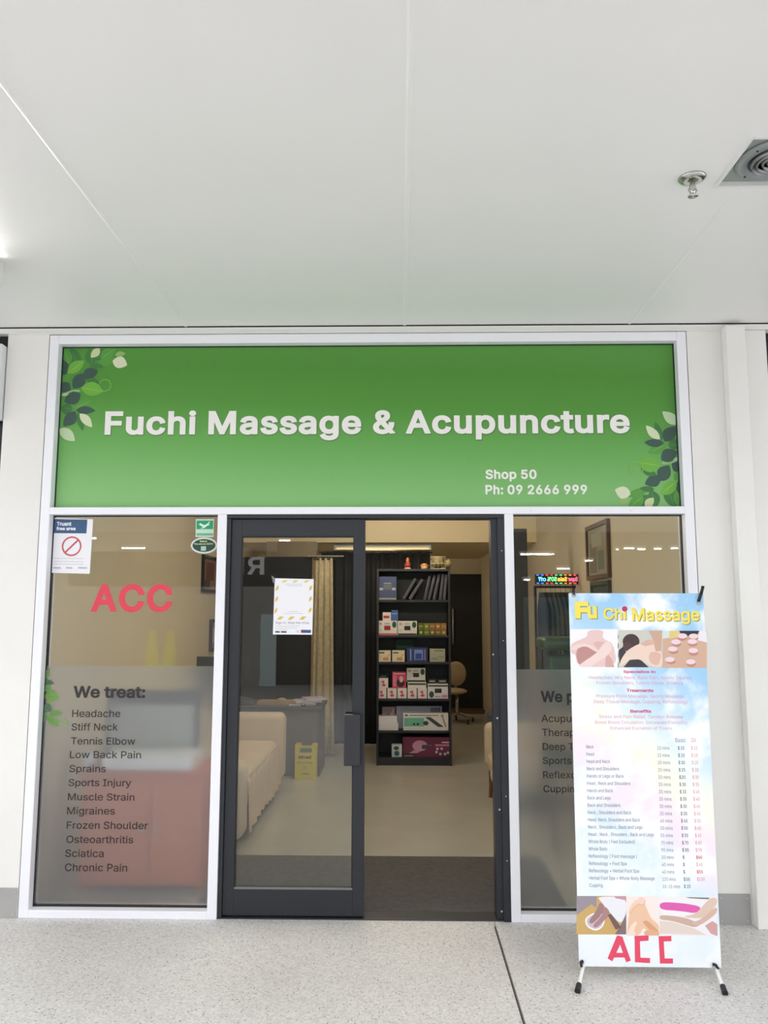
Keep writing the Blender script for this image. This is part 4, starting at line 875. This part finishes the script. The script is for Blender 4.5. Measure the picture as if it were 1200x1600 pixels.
def blob(u, v, c, rx, ry, rz, k=.12):
    th, ph = u * 2 * math.pi, v * math.pi; r = 1 + k * math.sin(5 * th + 3 * ph) * math.sin(ph) + k * .6 * math.sin(11 * th - 4 * ph) * math.sin(ph)
    return (c[0] + rx * r * math.cos(th) * math.sin(ph), c[1] + ry * r * math.sin(th) * math.sin(ph), c[2] - rz * math.cos(ph) * (r if v > .5 else 1))
mk(MB().grid(lambda u, v: blob(u, v, ((a.x + b.x) / 2, SY + .135, kz1 + .075), (b.x - a.x) * .42, .085, .066), 28, 14), 'film', BAG, bg2, smooth=True)
a2 = P(700, 889, SY + .05)
mk(MB().grid(lambda u, v: blob(u, v, (a2.x, SY + .12, kz1 + .056), .042, .07, .053), 24, 12), 'plastic_bag', BAG, smooth=True, label='small clear bag bulging beside the wire basket on the bookcase', cat='bag')

# ------------------------------------------------------------------ counter and things on it
DESK = mat('grey_brown_laminate', (100, 90, 80), .5, var=.04)
dx0, dx1 = IX0 + .02, P(503, 1115, 3.42).x; dz = P(440, 1104, 3.40).z
dk = thing('counter', ((dx0 + dx1) / 2, 3.40, 0), 'dark grey brown reception counter behind the beige sofa', 'counter')
mk(MB().box(dx0, dx1 - .02, 3.44, 3.94, 0, dz - .03), 'front_body', DESK, dk, bevel=.002); mk(MB().box(dx0, dx1, 3.40, 3.98, dz - .03, dz), 'worktop', mat('dark_worktop', (74, 66, 58), .45), dk, bevel=.004)
mk(MB().box(dx1 - .05, dx1 - .02, 3.438, 3.44, .0, dz - .03), 'edge_post', mat('counter_edge', (78, 70, 64), .5), dk)
a, b = P(401, 1090, 3.5), P(463, 1101, 3.5)
mk(MB().box(a.x, b.x, 3.5, 3.7, dz, dz + .034), 'wooden_tray', mat('tan_wood', (160, 134, 100), .6), label='flat tan wooden tray on the counter', cat='tray', bevel=.004)
rp = MB().grid(lambda u, v: (P(440, 1090, 3.6).x + .05 * math.cos(u * 2 * math.pi) * math.sin(v * math.pi / 2 + .001), 3.6 + .05 * math.sin(u * 2 * math.pi) * math.sin(v * math.pi / 2 + .001), dz + .036 + .024 * math.cos(v * math.pi / 2)), 20, 6)
mk(rp, 'cloth_pad', mat('beige_cloth', (170, 148, 116), .9), smooth=True, label='small beige domed cloth on the wooden tray', cat='cloth')
for i, (x, z, w_, h_, rz) in enumerate(((462, 0, .26, .012, .1), (466, 1, .24, .01, -.15), (470, 2, .25, .012, .22), (476, 3, .22, .01, -.05), (480, 4, .2, .01, .3))):
    c = P(x + 10, 1098, 3.55); t = thing('magazine', (c.x, 3.60, dz + .0005 + i * .0125), 'pale lilac magazine in the pile on the counter end, %s' % ['lowest', 'second from the bottom', 'middle one', 'second from the top', 'topmost'][i], 'magazine', 'magazines on the counter', rz=rz)
    mk(MB().box(-w_ / 2, w_ / 2, -.11, .13, 0, h_), 'pages', C(232, 230, 236), t, local=True); mk(MB().box(-w_ / 2 - .001, w_ / 2 + .001, -.112, .132, h_, h_ + .001), 'cover', C(168 + 10 * (i % 3), 160 + 8 * (i % 2), 186), t, local=True)
c = P(474, 1100, 3.43); t = thing('bell', (c.x, 3.45, dz), 'small chrome counter bell in front of the magazines', 'bell')
mk(MB().lathe([(.024, 0), (.024, .006), (.02, .007)], (c.x, 3.45, dz), n=20), 'base', BPL, t); mk(MB().lathe([(.022, .008), (.018, .024), (.006, .03), (0, .031)], (c.x, 3.45, dz), n=20), 'dome', CHR, t, smooth=True)
a = P(380, 1092, 3.55)
mk(MB().prism([(a.x - .16, 3.5, dz), (a.x + .12, 3.5, dz), (a.x + .10, 3.5, dz + .03), (a.x - .05, 3.5, dz + .062), (a.x - .16, 3.5, dz + .06)], (0, .22, 0)), 'desk_pad', mat('dark_olive_plastic', (60, 60, 54), .5), bevel=.006, label='dark sloped desk terminal at the left end of the counter', cat='terminal')

a, b = P(303, 1026, 3.62), P(376, 1080, 3.62)
mo = thing('computer_monitor', ((a.x + b.x) / 2, 3.66, dz), 'black computer monitor on the counter beside the left wall', 'monitor')
mk(MB().box(a.x, b.x, 3.62, 3.65, a.z - .30, a.z), 'casing', BPL, mo, bevel=.006); mk(MB().box(a.x + .012, b.x - .012, 3.65, 3.653, a.z - .288, a.z - .012), 'screen', mat('screen_glass', (20, 22, 28), .2), mo)
mk(MB().box((a.x + b.x) / 2 - .02, (a.x + b.x) / 2 + .02, 3.60, 3.62, dz, a.z - .15), 'stand', BPL, mo); mk(MB().box((a.x + b.x) / 2 - .1, (a.x + b.x) / 2 + .1, 3.58, 3.72, dz, dz + .012), 'foot', BPL, mo, bevel=.003)

# yellow recycling bin in front of the counter
ya_ = 3.30; a, b = P(461, 1163, ya_), P(494, 1217, ya_)
YLW = mat('yellow_corrugated_plastic', (214, 196, 52), .5); rb = thing('recycling_bin', ((a.x + b.x) / 2, ya_ + .05, 0), 'yellow flat recycling bin with a notched top before the counter', 'bin')
bw = b.x - a.x; bx = a.x; bz = a.z
def face(y): return [(bx, y, .0), (bx + bw, y, .0), (bx + bw, y, bz), (bx + bw * .78, y, bz), (bx + bw * .74, y, bz - .024), (bx + bw * .28, y, bz - .024), (bx + bw * .24, y, bz), (bx, y, bz)]
mk(MB().prism(face(ya_), (0, .006, 0)), 'front_panel', YLW, rb); mk(MB().prism(face(ya_ + .088), (0, .006, 0)), 'back_panel', YLW, rb)
for x in (bx, bx + bw - .005): mk(MB().box(x, x + .005, ya_ + .006, ya_ + .088, 0, bz - .03), 'side_panel', YLW, rb)
DGN = C(70, 78, 50)
mk(MB().poly([(bx + bw * .24, ya_ - .001, bz - .075), (bx + bw * .78, ya_ - .001, bz - .075), (bx + bw * .78, ya_ - .001, bz - .035), (bx + bw * .24, ya_ - .001, bz - .035)]), 'printed_label', C(96, 116, 92), rb)
text_px('Mixed', 466.5, 486, 1185.5, 1180.5, ya_, C(52, 50, 34), rb, bold=.03, dy=.001); text_px('Recycling', 464.5, 488, 1192.8, 1190, ya_, C(120, 112, 50), rb, dy=.001)
tri = P(476, 1199.5, ya_)
for k in range(3):
    a0 = math.radians(90 + 120 * k); a1 = math.radians(210 + 120 * k); u = Vector((math.cos(a0), 0, math.sin(a0))) * .022; v = Vector((math.cos(a1), 0, math.sin(a1))) * .022
    e0, e1 = u.lerp(v, .12), u.lerp(v, .80); q = [tri + e0, tri + e1, tri + e1 * .72, tri + e0 * .72]
    mk(MB().poly([(p_.x, ya_ - .001, p_.z) for p_ in q]), 'recycling_arrow', DGN, rb)
text_px('safe', 471, 483, 1210.5, 1207, ya_, DGN, rb, dy=.001)

# ------------------------------------------------------------------ seating
LINEN = mat('beige_slipcover', (200, 182, 158), .9, var=.04, scale=5, bump=.35, bscale=220)
WOODL = mat('walnut_leg', (112, 72, 44), .5)
def cush(mb, x0, x1, y0, y1, z0, z1): return mb.box(x0, x1, y0, y1, z0, z1)
def skirt(pts, z0, z1, par, amp=.012, sag=.03):
    seg = [(Vector(pts[i]), Vector(pts[i + 1])) for i in range(len(pts) - 1)]; tot = sum((b - a).length for a, b in seg)
    def fn(u, v):
        d = u * tot
        for a, b in seg:
            L_ = (b - a).length
            if d <= L_ + 1e-6: break
            d -= L_
        q = a.lerp(b, min(1, d / L_)); t_ = (b - a).normalized(); nn = Vector((t_.y, -t_.x))
        wv = amp * math.sin(u * tot * 38) * (1 - v) + .004 * math.sin(u * tot * 90) * (1 - v) + .018 * (1 - v)
        return (q.x + nn.x * wv, q.y + nn.y * wv, z0 + (z1 - z0) * v + sag * (1 - v) * abs(math.sin(u * tot * 3.1)))
    mk(MB().sheet(fn, int(tot * 70), 6, (0, 0, -.003)), 'skirt', LINEN, par, smooth=True)
# sofa along the left wall, seen through the door glass
so = thing('sofa', (-1.5, 1.9, 0), 'beige slipcovered sofa seen through the glass of the sliding door', 'sofa')
SX1 = -1.03
mk(MB().box(-1.92, SX1 + .02, 2.72, 2.95, .10, .67), 'arm', LINEN, so, smooth=True, bevel=.06, seg=5)
mk(MB().box(-1.92, SX1 - .02, 1.30, 2.72, .20, .46), 'seat', LINEN, so, smooth=True, bevel=.07, seg=5)
mk(MB().box(-1.96, -1.70, 1.10, 2.90, .20, .72), 'backrest', LINEN, so, smooth=True, bevel=.07, seg=5)
mk(MB().box(-1.92, SX1 + .01, 1.02, 1.25, .08, .58), 'arm', LINEN, so, smooth=True, bevel=.07, seg=5)
skirt([(SX1 - .02, 1.34), (SX1 - .02, 2.70)], .06, .42, so)
for x in (-1.88, SX1 - .08):
    for y in (1.1, 2.85): mk(MB().tube((x, y, .12), (x, y, 0), .024, .018), 'leg', WOODL, so)
# armchair right of the doorway
ac = thing('armchair', (1.05, 2.3, 0), 'beige slipcovered armchair with wooden legs half hidden by the right door jamb', 'armchair')
al = P(760, 1200, 2.45).x
mk(MB().box(al + .01, al + .62, 2.55, 2.74, .24, .62), 'backrest', LINEN, ac, smooth=True, bevel=.06, seg=5)
mk(MB().box(al + .02, al + .62, 2.10, 2.58, .22, .40), 'seat', LINEN, ac, smooth=True, bevel=.06, seg=5)
mk(MB().grid(lambda u, v: (al + .04 + .05 * math.sin(math.pi * v) * -1 + .58 * u, 2.09 - .012 * math.sin(u * 20) * (1 - v), .20 + .20 * v), 40, 6), 'cover_flap', LINEN, ac, smooth=True)
for x in (al + .08, al + .56):
    for y in (2.14, 2.66): mk(MB().tube((x, y, .24), (x - (.03 if x < al + .3 else -.03), y - .01, 0), .022, .015), 'leg', WOODL, ac)
mk(MB().lathe([(0, 0), (.10, 0), (.11, .02), (.125, .62), (.12, .66), (.06, .70), (0, .705)], (P(768, 1130, 3.05).x + .08, 3.05, 0), n=24), 'waste_bin', mat('slate_plastic', (70, 76, 84), .5), smooth=True, label='tall slate grey domed bin behind the armchair', cat='bin')

# swivel chair near the black back partition
cs = PZ(716, 1122, 0.0); cyy = 7.0; cx = P(714, 1100, cyy).x
sc_ = thing('swivel_chair', (cx, cyy, 0), 'tan swivel chair with chrome star base near the black back wall', 'chair')
TANP = mat('tan_upholstery', (176, 158, 128), .7)
mk(MB().grid(lambda u, v: blob(u, v, (cx - .05, cyy, .43), .20, .20, .045, .0), 24, 10), 'seat', TANP, sc_, smooth=True)
mk(MB().grid(lambda u, v: blob(u, v, (cx + .0, cyy + .16, .66), .15, .045, .175, .0), 24, 12), 'backrest', TANP, sc_, smooth=True)
mk(MB().path([(cx, cyy + .16, .62), (cx, cyy + .19, .46), (cx, cyy + .05, .40)], .014), 'back_bracket', CHR, sc_)
mk(MB().tube((cx, cyy, .12), (cx, cyy, .40), .022), 'gas_column', CHR, sc_, smooth=True)
for k in range(5):
    a0 = k * 2 * math.pi / 5 + .3; e = Vector((cx + .24 * math.cos(a0), cyy + .24 * math.sin(a0), .07)); lg = mk(MB().tube((cx, cyy, .13), e, .018, .011), 'leg', CHR, sc_)
    mk(MB().tube(e + Vector((-.012, 0, -.04)), e + Vector((.012, 0, -.04)), .03, n=14), 'castor', BPL, lg)

# ------------------------------------------------------------------ behind the frosted left window
yc = .36; a, b = P(128, 1207, yc), P(318, 1385, yc)
CAB = mat('red_brown_wood', (196, 92, 52), .5, var=.08, scale=4)
cb2 = thing('cabinet', ((a.x + b.x) / 2, yc, 0), 'red brown wooden cabinet close behind the frosted left window', 'cabinet')
cz0 = b.z
mk(MB().box(a.x, b.x, yc, yc + .42, cz0, a.z - .02), 'body', CAB, cb2, bevel=.004); mk(MB().box(a.x - .015, b.x + .015, yc - .015, yc + .43, a.z - .02, a.z), 'top', CAB, cb2, bevel=.004)
mid = P(235, 1300, yc).x
for q in ((a.x + .02, mid - .01), (mid + .01, b.x - .02)):
    d_ = mk(MB().box(q[0], q[1], yc - .012, yc, cz0 + .03, a.z - .05), 'door', mat('red_brown_panel', (206, 102, 60), .5, var=.08, scale=4), cb2, bevel=.003)
    mk(MB().tube((q[1] - .03 if q[1] < mid else q[0] + .03, yc - .03, (cz0 + a.z) / 2), (q[1] - .03 if q[1] < mid else q[0] + .03, yc - .012, (cz0 + a.z) / 2), .012), 'knob', CHR, d_)
for x in (a.x + .03, b.x - .03):
    for y in (yc + .03, yc + .39): mk(MB().tube((x, y, cz0 + .01), (x, y, 0), .022, .016), 'leg', CAB, cb2)
wb_ = P(160, 1181, yc + .05), P(300, 1204, yc + .05)
mk(MB().box(wb_[0].x, wb_[1].x, yc + .04, yc + .3, a.z + .001, wb_[0].z), 'white_tray', mat('white_plastic', (244, 244, 246), .4), label='low white tray on the red brown cabinet behind frosted glass', cat='tray', bevel=.008)
c = P(128, 1195, yc + .05); mk(MB().lathe([(0, 0), (.034, 0), (.04, .09), (.037, .09), (.031, .004), (0, .004)], (c.x + .02, yc + .1, a.z), n=20), 'cup', mat('pale_cup', (226, 230, 236), .4), smooth=True, label='pale cup beside the white tray behind the frosted window', cat='cup')
fa, fb = P(166, 1078, yc + .34), P(308, 1180, yc + .34)
fp_ = thing('monitor', ((fa.x + fb.x) / 2, yc + .36, a.z), 'grey screen with dark rim standing on the cabinet behind frosted glass', 'screen')
mk(MB().box(fa.x, fb.x, yc + .35, yc + .385, a.z + .03, fa.z), 'casing', mat('monitor_casing', (40, 42, 62), .4), fp_, bevel=.006); mk(MB().box(fa.x + .03, fb.x - .03, yc + .346, yc + .351, a.z + .06, fa.z - .09), 'screen', mat('grey_screen', (170, 172, 170), .3), fp_)
mk(MB().box((fa.x + fb.x) / 2 - .1, (fa.x + fb.x) / 2 + .1, yc + .33, yc + .42, a.z, a.z + .035), 'foot', BPL, fp_, bevel=.004)

# pictures on the side walls
def picture(side, ya, yb, z0, z1, art, label, frame_c, strokes):
    x = IX1 if side > 0 else IX0; s = -side; t = thing('framed_picture', (x, (ya + yb) / 2, z0), label, 'picture')
    w_ = .035; d = .03
    fm = mat('frame_%d_%d_%d' % frame_c, frame_c, .45)
    for q in ((ya, yb, z0, z0 + w_), (ya, yb, z1 - w_, z1), (ya, ya + w_, z0 + w_, z1 - w_), (yb - w_, yb, z0 + w_, z1 - w_)): mk(MB().box(x + s * .001, x + s * d, q[0], q[1], q[2], q[3]), 'frame_bar', fm, t, bevel=.002)
    cv = mk(MB().box(x + s * .001, x + s * .014, ya + w_, yb - w_, z0 + w_, z1 - w_), 'canvas', C(*art), t)
    for k, (u0, u1, v0, v1, c_) in enumerate(strokes):
        Y0, Y1 = ya + w_ + (yb - ya - 2 * w_) * u0, ya + w_ + (yb - ya - 2 * w_) * u1; Z0, Z1 = z0 + w_ + (z1 - z0 - 2 * w_) * v0, z0 + w_ + (z1 - z0 - 2 * w_) * v1
        mk(MB().poly([(x + s * (.0145 + .0003 * k), Y0, Z0), (x + s * (.0145 + .0003 * k), Y1, Z0), (x + s * (.0145 + .0003 * k), Y1, Z1), (x + s * (.0145 + .0003 * k), Y0, Z1)]), 'painted_shape', C(*c_), cv)
pa, pb, pc, pd = PX(953, 808, IX1), PX(919, 826, IX1), PX(955, 905, IX1), PX(925, 904, IX1)
picture(1, pa.y, pb.y, (pc.z + pd.z) / 2 + .0, (pa.z + pb.z) / 2, (156, 148, 124), 'tall brown framed painting on the right wall, upper of two', (92, 62, 44), [(.2, .5, .1, .5, (112, 118, 100)), (.55, .9, .05, .7, (128, 116, 96)), (.3, .8, .6, .9, (172, 168, 150))])
pe = PX(956, 955, IX1)
picture(1, pa.y + .02, pb.y - .12, pe.z, (pc.z + pd.z) / 2 - .02, (64, 74, 62), 'dark green picture on the right wall below the painting', (60, 66, 56), [(.1, .9, .1, .4, (52, 66, 52))])
la_, lb_ = PX(315, 866, IX0), PX(337, 927, IX0)
picture(-1, la_.y, lb_.y, lb_.z, la_.z, (150, 128, 112), 'black framed colour photograph on the left wall, upper of two', (32, 28, 30), [(.2, .8, .3, .9, (120, 74, 66)), (.1, .5, .05, .3, (90, 80, 82))])
la_, lb_ = PX(327, 968, IX0), PX(337, 1016, IX0)
picture(-1, la_.y, lb_.y + .1, lb_.z, la_.z, (150, 150, 158), 'small dark framed photograph on the left wall, lower of two', (46, 46, 52), [(.2, .7, .2, .8, (196, 196, 204))])

# ------------------------------------------------------------------ right hand side of the room
ps = P(803, 1000, 3.3); pe = P(827, 1000, 3.3)
mk(MB().box(ps.x, pe.x, 3.3, 3.42, 0, P(815, 826, 3.3).z), 'partition_post', mat('dark_grey_post', (58, 58, 62), .5), label='dark grey upright partition post behind the right window', cat='post', bevel=.004)
# clothes rail with dark garments
ry = 3.0; r0, r1 = P(836, 917, ry), P(892, 917, ry)
rl = thing('clothes_rail', ((r0.x + r1.x) / 2, ry, 0), 'dark metal clothes rail by the right wall', 'clothes rail'); DM = mat('dark_metal_tube', (48, 46, 48), .4, metal=.5)
mk(MB().tube((r0.x - .01, ry, r0.z), (1.62, ry, r0.z), .012), 'rail', DM, rl)
for x in (r0.x, 1.60): mk(MB().tube((x, ry, r0.z), (x, ry, .03), .012), 'upright', DM, rl); mk(MB().box(x - .015, x + .015, ry - .2, ry + .2, 0, .03), 'foot', DM, rl)
gcol = [(40, 46, 70), (34, 34, 40), (44, 58, 46), (48, 44, 44), (30, 40, 36), (56, 60, 56)]
gnm = ['navy', 'black', 'dark green', 'charcoal', 'dark teal', 'grey green']
gpos = ['nearest the dark post', 'second from the dark post', 'third from the dark post', 'fourth from the dark post', 'fifth from the dark post', 'nearest the side wall']
for i in range(6):
    x = r0.x + .05 + i * (1.58 - r0.x - .06) / 6; t = thing('hanging_garment', (x, ry, r0.z - .9), '%s garment on the clothes rail, %s' % (gnm[i], gpos[i]), 'garment', 'garments on the clothes rail')
    wd = .032; ln = .78 + .06 * (i % 3)
    def fn(u, v, x=x, wd=wd, ln=ln, i=i):
        hw = (.06 + .17 * min(1, (1 - v) * 5)) if v > .8 else .23 + .03 * (1 - v)
        return (x + wd * .25 * math.sin(u * 14 + i), ry + (u - .5) * 2 * hw, r0.z - .05 - ln * (1 - v))
    mk(MB().sheet(fn, 16, 10, (.02, 0, 0)), 'cloth', mat('garment_%d' % i, gcol[i], .85, var=.15, scale=12), t, smooth=True)
    mk(MB().path([(x, ry, r0.z - .06), (x, ry, r0.z - .012), (x, ry + .012, r0.z + .014), (x, ry - .004, r0.z + .02)], .003, 6), 'hanger_hook', CHR, t)
# green massage chair
gx, gy_ = P(885, 1000, 1.5).x, 1.5
gc = thing('massage_chair', (gx, gy_, 0), 'green padded massage chair between the right window and the clothes rail', 'massage chair')
GRN = mat('dark_green_vinyl', (34, 66, 44), .35); 
gz = P(870, 995, gy_).z
mk(MB().box(gx - .20, gx + .26, gy_ - .16, gy_ + .16, gz - .09, gz), 'face_pad', GRN, gc, smooth=True, bevel=.035, seg=4)
mk(MB().box(gx - .15, gx + .26, gy_ - .10, gy_ + .0, gz - .52, gz - .12), 'chest_pad', GRN, gc, smooth=True, bevel=.035, seg=4)
mk(MB().box(gx - .16, gx + .24, gy_ - .05, gy_ + .35, .46, .56), 'seat', GRN, gc, smooth=True, bevel=.035, seg=4)
for x in (gx - .17, gx + .22):
    mk(MB().path([(x, gy_ + .1, gz - .05), (x, gy_ - .02, .5), (x, gy_ - .28, .012)], .016), 'leg', DM, gc); mk(MB().path([(x, gy_ - .05, .62), (x, gy_ + .40, .012)], .016), 'leg', DM, gc)
mk(MB().tube((gx - .17, gy_ + .3, .15), (gx + .22, gy_ + .3, .15), .012), 'crossbar', DM, gc)
# led sign
ly = 2.99; a, b = P(836, 897, ly), P(904, 913, ly)
led = thing('led_sign', ((a.x + b.x) / 2, ly, b.z), 'small glowing multicolour led sign seen reversed through the right window', 'led sign')
mk(MB().box(a.x, min(b.x, 1.65), ly, ly + .02, b.z, a.z), 'panel', mat('led_panel', (40, 36, 40), .5), led, bevel=.003)
def em(c, s=2.6): return mat('led_%d_%d_%d' % c, c, .5, emit=c, estr=s)
W_ = min(b.x, 1.65) - a.x; H_ = a.z - b.z
for tx, u0, u1, c_ in (('off', .07, .25, (90, 190, 255)), ('50%', .28, .50, (120, 255, 140)), ('Sale', .52, .74, (255, 170, 60)), ('Super', .76, .98, (255, 90, 120))):
    mk(add_text(MB(), tx, a.x + W_ * u0, a.x + W_ * u1, b.z + H_ * .3, b.z + H_ * .72, ly - .002, bold=.02, mirror=True), 'lettering', em(c_), led)
cols = [(80, 120, 255), (255, 60, 80), (90, 220, 140), (255, 130, 50), (255, 70, 90)]
for k in range(9):
    for z in (b.z + H_ * .06, b.z + H_ * .86):
        mk(MB().poly([(a.x + W_ * (.03 + .107 * k), ly - .002, z), (a.x + W_ * (.09 + .107 * k), ly - .002, z), (a.x + W_ * (.09 + .107 * k), ly - .002, z + H_ * .09), (a.x + W_ * (.03 + .107 * k), ly - .002, z + H_ * .09)]), 'led_dash', em(cols[k * 5 // 9], 2), led)
for xx in (a.x + .05, min(b.x, 1.65) - .05): mk(MB().tube((xx, ly + .01, b.z + .01), (xx, ry, r0.z), .006, n=8), 'bracket', BPL, led)

# ------------------------------------------------------------------ across the walkway, seen only as reflections
OY = -12.0
def RP(px, py, d):                      # where a thing must stand for its mirror image in the glazing (plane y=YG) to lie along this sight line
    q = P(px, py, 2 * YG - d); return Vector((q.x, d, q.z))
ow = mk(MB().box(-9, 9, OY - .4, OY - .2, 0, 3.6), 'wall_opposite', mat('opposite_shop_dark', (74, 70, 66), .6, var=.2, scale=.8), kind='structure')
mk(MB().box(-9, 9, OY - .2, OY + 2.6, 3.2, 3.4), 'ceiling_opposite', CEILW, kind='structure')
mk(MB().box(-9, -2.6, OY - .2, OY - .1, 0, 3.2), 'wall_opposite_pale', mat('opposite_pale', (196, 190, 184), .6), kind='structure')
FY = OY + 2.68
a, b = RP(372, 866, FY), RP(520, 912, FY)
fa_ = thing('fascia_sign', ((a.x + b.x) / 2, FY, b.z), 'dark fascia with grey letters on the shop across the walkway', 'sign')
mk(MB().box(a.x - 3, b.x + 1.2, FY - .06, FY, b.z - .05, a.z + .05), 'board', mat('fascia_black', (22, 24, 28), .5), fa_)
c1, c2 = RP(413, 898, FY), RP(387, 870, FY)
vs, fs = glyphs('R', .02); lo_, hi_ = caph(.02); ax_ = max(v.x for v in vs); bx_ = min(v.x for v in vs)
xa, xb = min(c1.x, c2.x), max(c1.x, c2.x)
mk(MB().add([(xb - (v.x - bx_) / (ax_ - bx_) * (xb - xa), FY + .012, c1.z + (v.y - lo_) / (hi_ - lo_) * (c2.z - c1.z)) for v in vs], fs), 'lettering', LW, fa_)
q0, q1 = RP(376, 898, FY), RP(382, 870, FY); mk(MB().box(min(q0.x, q1.x), max(q0.x, q1.x), FY, FY + .01, q0.z, q1.z), 'lettering', LW, fa_)
for x0, x1, y0, y1 in ((408, 430, 960, 1072),):
    a, b = RP(x0, y0, FY + .1), RP(x1, y1, FY + .1)
    mk(MB().box(a.x, b.x, FY + .02, FY + .1, b.z, a.z), 'display_panel', mat('pale_teal_panel', (196, 214, 212), .5), label='tall pale panel before the shop across the walkway', cat='panel')
for x in (a.x - 1.2, a.x + 1.0): mk(MB().tube((x, FY - .03, 2.4), (x, FY - .03, 3.3), .012), 'hanger_rod', DM, fa_)
for k, (x0, x1, y) in enumerate(((104, 153, 841), (191, 232, 857), (437, 458, 846), (811, 868, 866), (866, 890, 889), (908, 924, 877), (816, 830, 906), (958, 966, 859), (968, 988, 858), (994, 1010, 858), (1017, 1033, 858), (1040, 1056, 858))):
    a, b = RP(x0, y, OY + 1.2), RP(x1, y, OY + 1.2); z = min(a.z, 3.1); w_ = abs(b.x - a.x)
    batten(min(a.x, b.x), max(a.x, b.x), OY + 1.2 + .1 * (k % 3), z + .06, 'lit fluorescent batten across the walkway, %s along the row' % ['first', 'second', 'third', 'fourth', 'fifth', 'sixth', 'seventh', 'eighth', 'ninth', 'tenth', 'eleventh', 'twelfth'][k], group='lights across the walkway')
a, b = RP(230, 985, OY + .4), RP(273, 1080, OY + .4)
vt = thing('safety_vest', ((a.x + b.x) / 2, OY + .4, b.z), 'yellow safety vest hung on the shopfront across the walkway', 'vest')
VST = mat('fluorescent_yellow_cloth', (236, 250, 60), .8)
xm = (a.x + b.x) / 2; hw = abs(b.x - a.x) / 2
for s in (-1, 1):
    mk(MB().prism([(xm + s * .02, OY + .4, b.z), (xm + s * hw, OY + .4, b.z), (xm + s * hw, OY + .4, b.z + (a.z - b.z) * .6), (xm + s * hw * .8, OY + .4, a.z), (xm + s * hw * .45, OY + .4, a.z), (xm + s * .03, OY + .4, b.z + (a.z - b.z) * .45)], (0, .03, 0)), 'front_panel', VST, vt)
